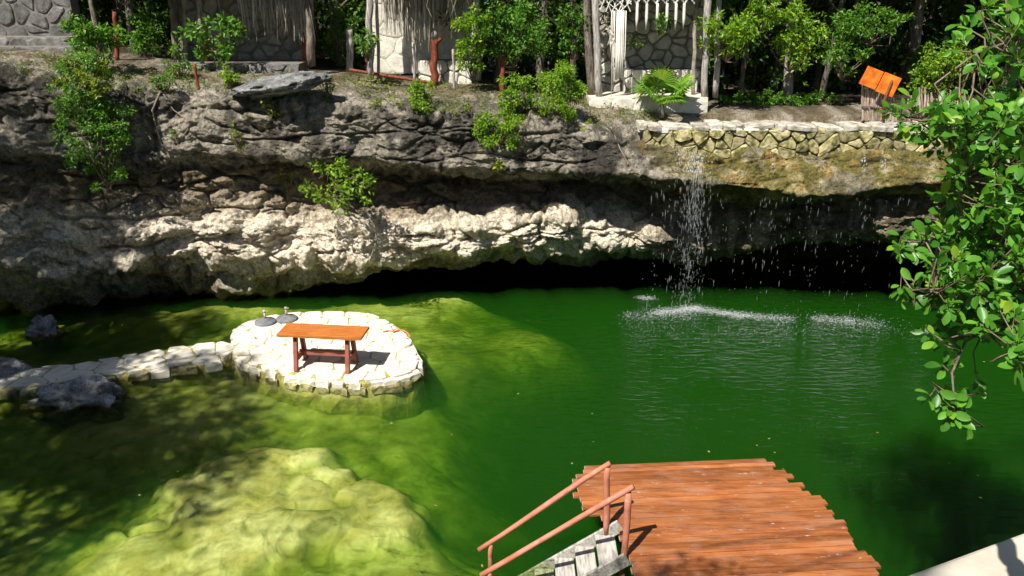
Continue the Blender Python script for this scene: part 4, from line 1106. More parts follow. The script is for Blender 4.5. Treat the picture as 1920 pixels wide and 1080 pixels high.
fence_sticks('stick_fence', 'ragged stick fence half hidden by the big green leaves', list(np.arange(1702, 1812, 3.3)), lambda u: 180 + 10 * math.sin(u * .09), 232, 18.9, 30)
sg = empty('sign_board', at_y(1660, 228, 18.7), 'tilted orange double sign board nailed above the stick fence', 'sign')
def tilted(u, v, w, h, ang, y, name):
    c = at_y(u, v, y); ca, sa = math.cos(ang), math.sin(ang); ax = Vector((ca, 0, sa)); az = Vector((-sa, 0, ca))
    return MB().box(c, ax * w / 2, EY * 0.014, az * h / 2).build(name, M['sign'], sg, False, 0.004)
tilted(1634, 146, 0.40, 0.42, math.radians(-20), 18.70, 'panel'); tilted(1666, 159, 0.42, 0.45, math.radians(-20), 18.66, 'panel')
MB().tube([at_y(1656, 226, 18.61), at_y(1657, 190, 18.61), at_y(1673, 150, 18.61)], [.03, .03, .024], 7).build('stake', M['redpost'], sg, True)
MB().tube([at_y(1610, 156, 18.72), at_y(1622, 140, 18.72)], .02, 6).build('end_batten', M['redpost'], sg, True)

# ------------------------------------------------------------------ foliage helpers
def leaf_arrays(C, D, NRM, L, W, fold=0.18):
    """kite leaves: C base points, D directions, NRM face normals, L lengths, W widths"""
    D = D / (np.linalg.norm(D, axis=1)[:, None] + 1e-9)
    S = np.cross(D, NRM); S /= (np.linalg.norm(S, axis=1)[:, None] + 1e-9)
    U = np.cross(S, D)
    L = L[:, None]; W = W[:, None]
    a = C; t = C + D * L - U * L * 0.12
    m1 = C + D * L * 0.45 + S * W * 0.5 + U * W * fold; m2 = C + D * L * 0.45 - S * W * 0.5 + U * W * fold
    n = len(C); V = np.empty((n * 4, 3)); V[0::4] = a; V[1::4] = m1; V[2::4] = t; V[3::4] = m2
    i = np.arange(n) * 4
    F = np.empty((n * 2, 3), dtype=np.int32); F[0::2] = np.stack([i, i + 1, i + 2], 1); F[1::2] = np.stack([i, i + 2, i + 3], 1)
    return V, F
def clump_leaves(centers, radii, per, size, rng, asp=0.5, up=0.35, shell=0.5):
    """leaves spread through many small clumps"""
    Cs = []; Ds = []; Ns = []; Ls = []
    for c, r, k in zip(centers, radii, per):
        k = int(k)
        v = rng.normal(size=(k, 3)); v /= np.linalg.norm(v, axis=1)[:, None]
        rr = r * (shell + (1 - shell) * rng.rand(k)) ** 0.6 * rng.uniform(0.35, 1.0, k)
        Cs.append(np.asarray(c) + v * rr[:, None] * np.array([1, 1, 0.75]))
        Ds.append(v + rng.normal(size=(k, 3)) * 0.6 + np.array([0, 0, -0.15]))
        Ns.append(v * 0.5 + rng.normal(size=(k, 3)) * 0.5 + np.array([0, -0.1, up + 0.4]))
        Ls.append(size * rng.uniform(0.6, 1.3, k))
    C = np.vstack(Cs); D = np.vstack(Ds); NN = np.vstack(Ns); L = np.concatenate(Ls)
    return leaf_arrays(C, D, NN, L, L * asp)
def branchy(rng, base, top, r0, n_limb, limb_len, spread=0.7, bend=0.15, start=0.35, sides=7):
    """trunk with limbs; returns MB and the limb tip points"""
    mb = MB(); tips = []
    base = Vector(base); top = Vector(top); H = (top - base).length
    pts = []; rad = []; nseg = 9
    off = Vector((rng.uniform(-1, 1), rng.uniform(-1, 1), 0)) * bend
    for i in range(nseg + 1):
        t = i / nseg
        pts.append(base.lerp(top, t) + off * math.sin(t * 3.0) + Vector((rng.normal(), rng.normal(), 0)) * 0.02 * H * 0.15 * (i > 0))
        rad.append(r0 * (1 - 0.72 * t) * (1.25 if i == 0 else 1))
    mb.tube(pts, rad, sides, True, 0.06)
    for k in range(n_limb):
        t = start + (1 - start) * (k + rng.rand()) / n_limb; i = min(nseg - 1, int(t * nseg)); p = pts[i].lerp(pts[i + 1], t * nseg - i)
        a = rng.rand() * 6.283; L = limb_len * rng.uniform(0.6, 1.15) * (1.15 - 0.45 * t)
        d = Vector((math.cos(a), math.sin(a), rng.uniform(0.15, spread)))
        q1 = p + d * L * 0.45 + Vector((rng.normal(), rng.normal(), rng.normal())) * 0.06 * L; q2 = p + d * L + Vector((0, 0, 0.12 * L)) + Vector((rng.normal(), rng.normal(), rng.normal())) * 0.1 * L
        r = max(0.008, rad[i] * 0.45); mb.tube([p, q1, q2], [r, r * .65, r * .25], 5, False)
        tips.append(q2); tips.append(p.lerp(q2, 0.62) + Vector((rng.normal(), rng.normal(), rng.normal())) * .12 * L)
        for s in range(2):
            t2 = rng.uniform(0.45, 0.9); b = p.lerp(q2, t2); e = b + Vector((d.x + rng.normal() * .7, d.y + rng.normal() * .7, d.z + rng.normal() * .5)) * L * 0.4
            mb.tube([b, e], [r * .4, r * .12], 4, False); tips.append(e)
    tips.append(pts[-1])
    return mb, tips
def make_tree_data(seed, H, r0, n_limb, limb, leaves, size, start=0.3, mat='leaf_forest', bark='bark', lean=0.3, clump=0.55):
    rng = np.random.RandomState(seed)
    mb, tips = branchy(rng, (0, 0, -0.2), (rng.uniform(-lean, lean), rng.uniform(-lean, lean), H * 0.85), r0, n_limb, limb, 0.8, 0.25, start, 9)
    tr = mb.mesh('trunk', M[bark], True)
    k = len(tips); V, F = clump_leaves([tuple(t) for t in tips], rng.uniform(0.6, 1.3, k) * clump, rng.uniform(0.5, 1.5, k) * leaves / k, size, rng)
    cr = np_mesh('crown', V, F, M[mat])
    return tr, cr
def plant_tree(data, loc, rot, sc, label, group=None, name='forest_tree', cat='tree'):
    o = empty(name, loc, label, cat, group); o.rotation_euler = (0, 0, rot); o.scale = (sc, sc, sc)
    for nm, me in zip(('trunk', 'crown'), data):
        c = bpy.data.objects.new(nm, me); COL.objects.link(c); c.parent = o
    return o
# tree kinds (mesh data shared by the copies)
TALL = [make_tree_data(100 + i, 11.5 + i, 0.17 + .02 * i, 22, 2.6, 9500, 0.17, 0.30, clump=0.75) for i in range(3)]
THIN = [make_tree_data(140 + i, 8.0 + i, 0.085 + .012 * i, 20, 1.5, 5200, 0.115, 0.16, lean=0.5, clump=0.42) for i in range(3)]
PALE = make_tree_data(171, 10.0, 0.13, 18, 2.0, 6500, 0.13, 0.22, bark='bark_pale', lean=1.4, clump=0.55)
LOW = [make_tree_data(180 + i, 2.6, 0.05, 14, 0.85, 2600, 0.10, 0.1, clump=0.34) for i in range(2)]
def gloc(u, y, v=190): 
    x = x_of(u, v, y); return (x, y, float(ground_z(x, y)) - 0.08)
GF = 'forest trees behind the huts'
plant_tree(PALE, gloc(1478, 21.6), 0.5, 1.0, 'pale slender tree leaning right behind the stone parapet', GF)
plant_tree(THIN[0], gloc(1538, 22.0), 1.0, 1.0, 'thin dark tree just right of the pale leaning trunk', GF)
plant_tree(THIN[1], gloc(1575, 23.5), 2.2, 1.05, 'thin dark tree left of the orange sign', GF)
plant_tree(THIN[2], gloc(1445, 23.2), 4.1, 1.0, 'dark straight tree left of the pale leaning trunk', GF)
plant_tree(THIN[0], gloc(1385, 21.8), 3.2, 0.95, 'leafy thin tree close beside the right hut posts', GF)
plant_tree(THIN[1], gloc(1075, 21.3), 5.2, 0.95, 'leafy thin tree close against the left side of the right hut', GF)
plant_tree(THIN[2], gloc(1010, 21.8), 0.2, 1.0, 'dark thin tree midway between the middle and right huts', GF)
plant_tree(THIN[0], gloc(930, 21.4), 2.6, 1.0, 'leafy thin tree beside the right corner of the middle hut', GF)
plant_tree(THIN[1], gloc(640, 22.2), 1.9, 1.0, 'thin tree in the dark gap between left and middle huts', GF)
plant_tree(THIN[2], gloc(270, 21.8), 1.2, 1.0, 'thin tree in the dark gap left of the left hut', GF)
plant_tree(THIN[0], gloc(205, 21.5), 4.4, .9, 'grey thin tree behind the tall leafy shrub at the left', GF)
plant_tree(TALL[0], gloc(1700, 23.0), 0.3, 1.0, 'big dark tree behind the stick fence', GF)
plant_tree(TALL[1], gloc(1880, 22.0), 1.8, 1.0, 'big dark tree behind the foreground leaves at right', GF)
plant_tree(TALL[2], gloc(1250, 23.8), 3.0, 1.0, 'big dark tree standing behind the right hut', GF)
plant_tree(TALL[0], gloc(985, 24.0), 4.3, 0.95, 'big dark tree behind the gap between middle and right huts', GF)
plant_tree(TALL[1], gloc(600, 24.0), 5.0, 0.95, 'big dark tree behind the gap between left and middle huts', GF)
plant_tree(TALL[2], gloc(260, 23.8), 0.9, 0.95, 'big dark tree behind the gap left of the left hut', GF)
plant_tree(TALL[0], gloc(30, 24.0), 2.5, 0.95, 'big dark tree rising behind the far left stone wall', GF)
plant_tree(TALL[1], gloc(1510, 25.0), 3.6, 1.05, 'big dark tree deep behind the pale leaning trunk', GF)
# trees that stand round the rim outside the picture and shade the pool's left side
GS = 'trees on the near and left rim outside the view'
for i, (x, y, sc, k, lab) in enumerate(((-13.9, 11.8, 0.60, 1, 'short tree on the left rim nearest to the hanging shrub'), (-14.3, 6.6, 0.95, 2, 'tall tree on the left rim beside the causeway end'), (-15.6, 13.2, 0.66, 0, 'short tree at the back left rim beside the corner wall'),
                             (-12.0, 3.2, 0.9, 1, 'tall tree on the left rim nearest to the photographer'), (-16.8, 8.6, 1.0, 2, 'tall tree farthest back from the left rim'), (-12.6, 10.2, 0.50, 0, 'smallest tree standing right at the left rim'), (-13.4, 4.6, 1.0, 0, 'second tall tree from the photographer along the left rim'), (-14.6, 8.8, 0.72, 1, 'middle-sized tree halfway along the left rim'))):
    plant_tree(TALL[k], (x, y, 5.2), i * 1.3, sc, lab, GS, 'rim_tree')
plant_tree(TALL[0], (-5.2, -2.0, 5.3), 2.0, 0.9, 'tall tree behind the photographer', None, 'rim_tree')

def woodland():
    rng = np.random.RandomState(5); mb = MB(); cs = []; rs = []; pr = []
    for i in range(230):
        y = 23.4 + 20 * rng.rand() ** 1.5; x = rng.uniform(-0.75, 0.75) * y * 1.15; g = float(ground_z(x, y)); H = rng.uniform(6, 11); r = rng.uniform(.05, .15)
        if y < 24.4 and rng.rand() < .5: continue
        mb.tube([Vector((x, y, g - .2)), Vector((x + rng.normal() * .2, y, g + H * .5)), Vector((x + rng.normal() * .6, y, g + H))], [r, r * .8, r * .3], 6, False)
        for k in range(16):
            cs.append((x + rng.normal() * 1.2, y + abs(rng.normal()) * 0.9, g + (rng.uniform(0.1, 2.6) if k < 7 else rng.uniform(2.5, H + 1.5)))); rs.append(rng.uniform(.5, 1.1) * (0.7 if k < 7 else 1.3)); pr.append(60)
    for i in range(520):      # closed canopy added above the view to shade the floor, and undergrowth
        x = rng.uniform(-14, 17); y = rng.uniform(22.0, 26.5)
        cs.append((x, y, rng.uniform(8.2, 10.5))); rs.append(.9); pr.append(55)
    for i in range(230):
        x = rng.uniform(5.0, 16); y = rng.uniform(20.6, 23); cs.append((x, y, rng.uniform(7.6, 9.2))); rs.append(.8); pr.append(55)
    for i in range(420):
        x = rng.uniform(-14, 16); y = rng.uniform(22.2, 25.5); cs.append((x, y, float(ground_z(x, y)) + rng.uniform(0.0, 2.2))); rs.append(.4); pr.append(50)
    V, F = clump_leaves(cs, rs, pr, 0.20, rng)
    o = link('woodland', np_mesh('woodland', V, F, M['leaf_forest'])); tag(o, 'dense dark forest reading as one mass behind the huts', 'forest', None, 'stuff')
    t = mb.build('trunks', M['bark'], o, True); t['kind'] = 'stuff'
woodland()

def bush(name, label, u, v, hu, hv, y=None, n=1200, size=0.07, mat='leaf_bright', seed=0, cat='shrub', clumps=30, group=None, depth=0.5, asp=0.5, stems=True, root_uv=None):
    """leafy shrub covering hu x hv photo pixels around (u,v)"""
    rng = np.random.RandomState(seed)
    if y is None: y = min(on_cliff(u, min(v + hv * 0.8, 470))[0].y, on_cliff(u, v)[0].y + 0.25) - 0.05
    c = at_y(u, v, y); s = (Vector((0, 0, CAM_H)) - c).length / FPX
    rx, rz = hu * s, hv * s; ry = max(0.12, depth * min(rx, rz) * 1.6)
    P = rng.normal(size=(clumps, 3)); P /= np.linalg.norm(P, axis=1)[:, None]; P *= (rng.rand(clumps)[:, None]) ** 0.42
    P = P * np.array([rx, ry, rz]) * 0.92 + np.array(c)
    base = Vector((c.x, c.y + ry * .3, c.z - rz * 0.95)) if root_uv is None else on_cliff(*root_uv)[0]
    o = empty(name, base, label, cat, group)
    r = rng.uniform(0.5, 1.2, clumps) * min(rx, rz) * 0.36 * (30 / clumps) ** .25
    V, F = clump_leaves(P, r, rng.uniform(.4, 1.6, clumps) * n / clumps, size, rng, asp)
    link('foliage', np_mesh('foliage', V, F, M[mat]), o)
    if stems:
        mb = MB()
        for p in P[:: max(1, clumps // 12)]:
            p = Vector(p); m = base.lerp(p, .5) + Vector((rng.normal(), rng.normal(), rng.normal())) * .12 * rx
            mb.tube([base, m, p], [.016, .011, .005], 4, False)
        mb.build('stem', M['twig'], o, True)
    return o
bush('hanging_shrub', 'tall dense shrub hanging over the left end of the cliff', 170, 225, 66, 125, 17.0, 7500, 0.066, 'leaf_mid', 1, 'shrub', 85)
bush('leafy_shrub', 'yellow-green leafy crown of shrub above the hanging shrub at left', 165, 150, 70, 38, 17.1, 2400, 0.068, 'leaf_yellow', 2, 'shrub', 30)
bush('leafy_shrub', 'broad-leaved shrub standing before the red post at far left', 178, 72, 48, 52, 18.8, 1100, 0.12, 'leaf_mid', 3, 'shrub', 26)
bush('leafy_shrub', 'dark broad-leaved shrub in front of the left hut', 400, 62, 60, 42, 19.9, 700, 0.13, 'leaf_mid', 4, 'shrub', 24)
bush('leafy_shrub', 'low leafy shrub at the rim left of the stone step', 335, 120, 28, 34, None, 380, 0.085, 'leaf_mid', 5, 'shrub', 18)
bush('rim_weed', 'small bright weed clump at rim below the left hut step', 298, 152, 26, 18, None, 240, 0.08, 'leaf_mid', 6, 'weed', 12)
bush('rim_weed', 'bright green weed clump in front of the left hut', 428, 142, 18, 24, None, 260, 0.08, 'leaf_bright', 7, 'weed', 12)
bush('rim_weed', 'small green weed clump under the stout red post', 535, 148, 22, 14, None, 180, 0.07, 'leaf_mid', 8, 'weed', 10)
bush('rim_weed', 'yellow-green plant hanging over the ledge right of the rock slab', 612, 160, 16, 32, None, 330, 0.06, 'leaf_mid', 9, 'weed', 16)
bush('rim_weed', 'yellow-green weeds spilling over the rock slab at the cliff edge', 505, 200, 26, 26, None, 170, 0.06, 'leaf_yellow', 10, 'weed', 14, stems=False)
bush('rim_weed', 'yellow-green weed patch below the fallen rail', 700, 155, 42, 14, None, 300, 0.055, 'leaf_yellow', 11, 'weed', 18, stems=False)
bush('rim_weed', 'leafy vine round the thin red stake left of the middle hut', 688, 82, 24, 32, 20.0, 170, 0.12, 'leaf_mid', 12, 'weed', 12)
bush('rim_shrub', 'bright green shrub at the cliff edge below the thick forked post', 787, 182, 34, 34, None, 1700, 0.066, 'leaf_bright', 13, 'shrub', 22)
bush('rim_weed', 'yellow-green weeds along the cliff edge below the fallen rail', 715, 192, 40, 10, None, 200, 0.05, 'leaf_yellow', 14, 'weed', 14, stems=False)
bush('rim_weed', 'low weeds right of the bright shrub below the forked post', 855, 200, 36, 16, None, 260, 0.055, 'leaf_yellow', 15, 'weed', 14, stems=False)
bush('leafy_tree', 'slender leafy sapling screening the right side of the middle hut', 885, 70, 38, 85, 19.6, 2600, 0.085, 'leaf_bright', 16, 'sapling', 50)
bush('leafy_tree', 'leafy sapling with long branches right of the middle hut', 965, 60, 66, 66, 19.9, 3400, 0.09, 'leaf_mid', 17, 'sapling', 56)
bush('rim_shrub', 'large bright lime-green shrub left of the right hut', 1048, 172, 58, 60, None, 6500, 0.060, 'leaf_bright', 18, 'shrub', 46)
bush('rim_shrub', 'lime-green shrub beside the red post right of middle hut', 968, 178, 36, 52, None, 2600, 0.064, 'leaf_bright', 19, 'shrub', 28)
bush('rim_shrub', 'round light-green creeper spilling over the cliff edge below the lime shrub', 940, 240, 48, 46, None, 3600, 0.058, 'leaf_bright', 20, 'shrub', 34)
bush('rim_weed', 'low green weeds before the right hut step', 1105, 235, 28, 10, None, 150, 0.05, 'leaf_yellow', 21, 'weed', 10, stems=False)
bush('leafy_tree', 'light green leafy branch crossing the right hut posts', 1370, 62, 58, 52, 19.6, 1500, 0.105, 'leaf_bright', 22, 'sapling', 30)
bush('leafy_tree', 'shaded leafy sapling behind the pale leaning trunk', 1490, 70, 60, 60, 20.7, 1900, 0.10, 'leaf_bright', 23, 'sapling', 36)
bush('leafy_tree', 'leafy sapling left of the orange sign', 1590, 85, 40, 60, 20.2, 1700, 0.09, 'leaf_mid', 24, 'sapling', 30)
bush('leafy_tree', 'sunlit leafy sapling behind the second stick fence', 1770, 120, 60, 55, 19.8, 2400, 0.09, 'leaf_bright', 25, 'sapling', 36)
bush('leafy_tree', 'leafy crown hanging in the dark left of the right hut', 1075, 50, 34, 60, 20.4, 1200, 0.09, 'leaf_mid', 41, 'sapling', 26)
bush('leafy_tree', 'bright leafy spray hanging high right of the right hut', 1430, 22, 60, 34, 20.3, 1100, 0.10, 'leaf_bright', 42, 'sapling', 26)
bush('leafy_tree', 'leafy spray hanging high above the orange sign', 1640, 40, 70, 40, 20.8, 1200, 0.10, 'leaf_mid', 43, 'sapling', 28)
bush('leafy_tree', 'fern-like foliage in the dark gap between left and middle huts', 630, 60, 40, 60, 21.6, 900, 0.10, 'leaf_forest', 44, 'sapling', 26)
bush('leafy_tree', 'dim foliage in the dark gap left of the left hut', 270, 70, 36, 60, 21.0, 900, 0.10, 'leaf_mid', 45, 'sapling', 26)
bush('leafy_vine', 'small leafy vine hanging among the white rope tassels', 1235, 45, 20, 20, 19.9, 150, 0.085, 'leaf_mid', 26, 'vine', 10)
bush('undergrowth', 'bright low undergrowth between the trunks behind the parapet', 1450, 188, 150, 20, 20.7, 3800, 0.075, 'leaf_mid', 27, 'undergrowth', 90, stems=False)
bush('cliff_plant', 'small leafy sprig on the cliff left of the creeper shrub', 445, 255, 14, 30, None, 200, 0.05, 'leaf_yellow', 28, 'plant', 12)
bush('cliff_plant', 'tiny green sprig on the dark rock near the hanging shrub', 330, 250, 9, 14, None, 80, 0.05, 'leaf_mid', 29, 'plant', 6)
bush('cliff_plant', 'yellow-green fern clump left of the leafy cliff shrub', 538, 340, 20, 38, None, 260, 0.06, 'leaf_yellow', 30, 'plant', 16)
bush('cliff_plant', 'yellow-green broad-leaved plant under the creeper shrub', 938, 308, 22, 17, None, 110, 0.10, 'leaf_yellow', 31, 'plant', 8)
bush('cliff_shrub', 'leafy branching shrub growing out of the middle of the cliff face', 640, 345, 72, 56, 17.4, 850, 0.095, 'leaf_bright', 32, 'shrub', 34, None, 0.5, 0.5, True, (612, 352))

# overhanging slab at the rim
a = on_cliff(530, 172)[0]
V1, F1 = boulder((0, 0, 0), 0.95, 0.6, 0.20, 23, 5, 0.35)
ca, sa = math.cos(math.radians(9)), math.sin(math.radians(9))
V1 = np.stack([V1[:, 0] * ca - V1[:, 2] * sa, V1[:, 1], V1[:, 0] * sa + V1[:, 2] * ca], 1) + np.array([a.x, a.y - 0.12, a.z + 0.16])
rock_thing('rock_slab', 'flat grey rock slab jutting out at the cliff rim below the left hut', V1, F1, (0.26, 0.26, 0.26))
# fan palm
def fan_palm(u, v, y):
    rng = np.random.RandomState(4); c = at_y(u, v, y)
    o = empty('fan_palm', c, 'small bright fan palm in front of the right hut', 'palm')
    MB().tube([c - EZ * .1, c + EZ * .22], [.07, .06], 8, True, .1).build('trunk', M['bark'], o)
    for k in range(19):
        a = 6.283 * k / 19 * 2.6 + rng.uniform(-.2, .2); el = rng.uniform(0.15, 1.35); L = rng.uniform(.32, .62)
        d = Vector((math.cos(a) * math.cos(el), math.sin(a) * math.cos(el), math.sin(el)))
        hub = c + EZ * .2 + d * L; sidev = d.cross(EZ).normalized(); upv = sidev.cross(d).normalized()
        mb = MB(); mb.tube([c + EZ * .18, hub], [.012, .008], 5, False)
        R = rng.uniform(.40, .56); ns = 19
        for j in range(ns):
            th = math.radians(-105 + 210 * j / (ns - 1))
            dd = (d * math.cos(th) + sidev * math.sin(th)).normalized(); w = dd.cross(upv).normalized() * 0.030
            m = hub + dd * R * .55 + upv * .02; t = hub + dd * R * (1 - .1 * abs(math.sin(th))) - EZ * R * 0.16
            mb.add([hub, m + w, t, m - w, m + upv * 0.012], [(0, 1, 4), (0, 4, 3), (1, 2, 4), (4, 2, 3)])
        mb.build('frond', M['palm'], o)
    return o
fan_palm(1240, 212, 19.3)

# weeds and litter along the rim, uncountable
def rim_weeds():
    rng = np.random.RandomState(9); cs = []; rs = []; pr = []
    for i in range(620):
        u = rng.uniform(-60, 1240); v = np.interp(u, [0, 240, 480, 720, 960, 1230], [112, 155, 152, 172, 190, 225]) + rng.uniform(-26, 22)
        p, n = on_cliff(u, v)
        if n.z < 0.25: continue
        cs.append((p.x, p.y, p.z + 0.03)); rs.append(rng.uniform(.06, .2)); pr.append(rng.randint(10, 45))
    V, F = clump_leaves(cs, rs, pr, 0.05, rng, 0.4)
    o = link('weeds', np_mesh('weeds', V, F, M['grass'])); tag(o, 'scattered low weeds and grass along the cliff rim', 'weeds', None, 'stuff')
rim_weeds()
# roots hanging over the rock
def root_line(pts, r, label, name='hanging_root'):
    P = []
    for u, v in pts:
        p, n = on_cliff(u, v); P.append(p + n * 0.03 + Vector((0, -0.02, 0)))
    o = empty(name, P[0], label, 'root')
    MB().tube(P, [r * (1 - .5 * i / len(P)) for i in range(len(P))], 5, False).build('strand', M['root'], o, True)
root_line([(302, 172), (285, 205), (292, 235), (305, 270), (318, 290)], 0.022, 'thin pale root hanging down the dark left cliff')
root_line([(306, 176), (325, 205), (345, 220), (352, 240), (342, 255)], 0.016, 'curly thin root beside the long root on the left cliff')
root_line([(1152, 255), (1162, 280), (1178, 308)], 0.018, 'thin root trailing over the ledge left of the waterfall')
root_line([(690, 395), (700, 420), (705, 450), (690, 490)], 0.02, 'brown dry root tangle under the cliff shrub')

# ------------------------------------------------------------------ waterfall and splash
def droplets():
    m, nt, out = nodes_of('falling_water'); b = N(nt, 'ShaderNodeBsdfPrincipled'); b.inputs['Base Color'].default_value = (0.85, 0.88, 0.9, 1); b.inputs['Roughness'].default_value = 0.15
    b.inputs['Specular IOR Level'].default_value = 0.8; tb = N(nt, 'ShaderNodeBsdfTransparent'); mx = N(nt, 'ShaderNodeMixShader'); mx.inputs[0].default_value = 0.58
    nt.links.new(b.outputs[0], mx.inputs[1]); nt.links.new(tb.outputs[0], mx.inputs[2]); nt.links.new(mx.outputs[0], out.inputs[0]); M['drop'] = m
    rng = np.random.RandomState(2)
    def octa(C, r, stretch):
        base = np.array([[1, 0, 0], [-1, 0, 0], [0, 1, 0], [0, -1, 0], [0, 0, 1], [0, 0, -1]], float); f = np.array([[0, 2, 4], [2, 1, 4], [1, 3, 4], [3, 0, 4], [2, 0, 5], [1, 2, 5], [3, 1, 5], [0, 3, 5]])
        S = np.stack([r, r, r * stretch], 1); V = (base[None] * S[:, None, :] + C[:, None, :]).reshape(-1, 3)
        F = (f[None] + 6 * np.arange(len(C))[:, None, None]).reshape(-1, 3); return V, F
    # falling drops
    C = []; R = []; S = []
    def fall(u0, u1, n, vtop, y0, r, conc=1.0):
        for i in range(n):
            t = rng.rand(); u = u0 + (u1 - u0) * (0.5 + 0.5 * np.sign(t - .5) * abs(2 * t - 1) ** conc); x = x_of(u, 400, y0); zt = z_of(vtop, y0); z = zt * (1 - rng.rand() ** 1.15)
            sp = 0.05 + 0.13 * (zt - z) / zt
            C.append((x + rng.normal() * sp, y0 - 0.05 + rng.normal() * sp * .8, max(z, 0.02))); long = rng.rand() < .6 * (z / zt) + .2; R.append(r * (rng.uniform(.3, .7) if long else rng.uniform(.3, 1.0))); S.append(rng.uniform(10, 45) if long else rng.uniform(1, 3))
    fall(1268, 1330, 560, 320, 17.35, 0.0045, 1.5)
    fall(1292, 1312, 420, 318, 17.35, 0.0042, 1.2)
    fall(1225, 1290, 110, 330, 17.4, 0.005)
    for a, b, n in ((1410, 1500, 120), (1500, 1560, 70), (1590, 1640, 80), (1640, 1700, 35), (1340, 1420, 55)): fall(a, b, n, 372, 17.25, 0.004)
    V, F = octa(np.array(C), np.array(R), np.array(S))
    o = link('falling_water', np_mesh('falling_water', V, F, M['drop'])); tag(o, 'thin curtain of falling water drops under the mossy ledge', 'waterfall', None, 'stuff')
    # streaks clinging to the rock
    C = []; R = []; S = []
    for i in range(700):
        u = rng.normal(1302, 12) if i % 3 else rng.choice([1273, 1448, 1545, 1620, 1655]) + rng.normal() * 3; v = rng.uniform(262, 325)
        p, n = on_cliff(u, v); C.append(p + n * 0.02); R.append(rng.uniform(.004, .009)); S.append(rng.uniform(1.5, 5))
    V, F = octa(np.array([tuple(c) for c in C]), np.array(R), np.array(S))
    o = link('trickling_water', np_mesh('trickling_water', V, F, M['drop'])); tag(o, 'white trickles of water running over the mossy rock', 'trickle', None, 'stuff')
    # foam where it lands
    C = []; R = []; S = []
    def foam(u0, u1, vf, n, wv=5, wu=9):
        n = int(n * 2.6)
        for i in range(n):
            t = rng.rand(); u = u0 + (u1 - u0) * t + rng.normal() * wu; v = vf(t) + rng.normal() * wv + abs(rng.normal()) * wv * .6; p = at_z(u, v, 0.0)
            C.append((p.x, p.y, abs(rng.normal()) * 0.03)); R.append(rng.uniform(.004, .011)); S.append(rng.uniform(.25, .8))
    foam(1225, 1310, lambda t: 586 - 8 * t, 650, 3.5); foam(1290, 1400, lambda t: 577 + 16 * t, 700, 3); foam(1390, 1485, lambda t: 590 + 9 * t, 350, 3.5)
    foam(1170, 1300, lambda t: 592 - 4 * t, 300, 7); foam(1525, 1600, lambda t: 596 + 6 * t, 300, 4); foam(1590, 1655, lambda t: 602 + 8 * t, 140, 4)
    foam(1200, 1222, lambda t: 558 + 2 * t, 110, 2); foam(1180, 1680, lambda t: 612, 450, 13, 20); foam(1715, 1745, lambda t: 622, 60, 2)
    V, F = octa(np.array(C), np.array(R), np.array(S))
    o = link('splash_foam', np_mesh('splash_foam', V, F, M['drop'])); tag(o, 'white splashing foam where the falling water hits the pool', 'foam', None, 'stuff')
droplets()

def floating_leaves():
    rng = np.random.RandomState(14); n = 55
    U = rng.uniform(250, 1850, n); W = rng.uniform(560, 1060, n); C = []
    for u, v in zip(U, W):
        p = at_z(u, v, 0.006)
        if inside(plat_ring, (p.x, p.y)) or (p.x > 0.6 and p.x < 5.2 and p.y < 10.6): continue
        C.append(tuple(p))
    C = np.array(C); k = len(C); D = np.stack([rng.normal(size=k), rng.normal(size=k), np.zeros(k)], 1); NN = np.tile(np.array([0, 0, 1.0]), (k, 1)); L = rng.uniform(.025, .07, k)
    V, F = leaf_arrays(C, D, NN, L, L * .5, 0.1)
    V[:, 2] = np.maximum(V[:, 2], 0.003)
    o = link('floating_leaves', np_mesh('floating_leaves', V, F, M['dry_leaf'])); tag(o, 'small fallen leaves floating scattered on the water', 'leaves', None, 'stuff')
M['dry_leaf'] = leafmat('fallen_leaf', (0.20, 0.13, 0.04), (0.45, 0.40, 0.16), 0.2)
floating_leaves()

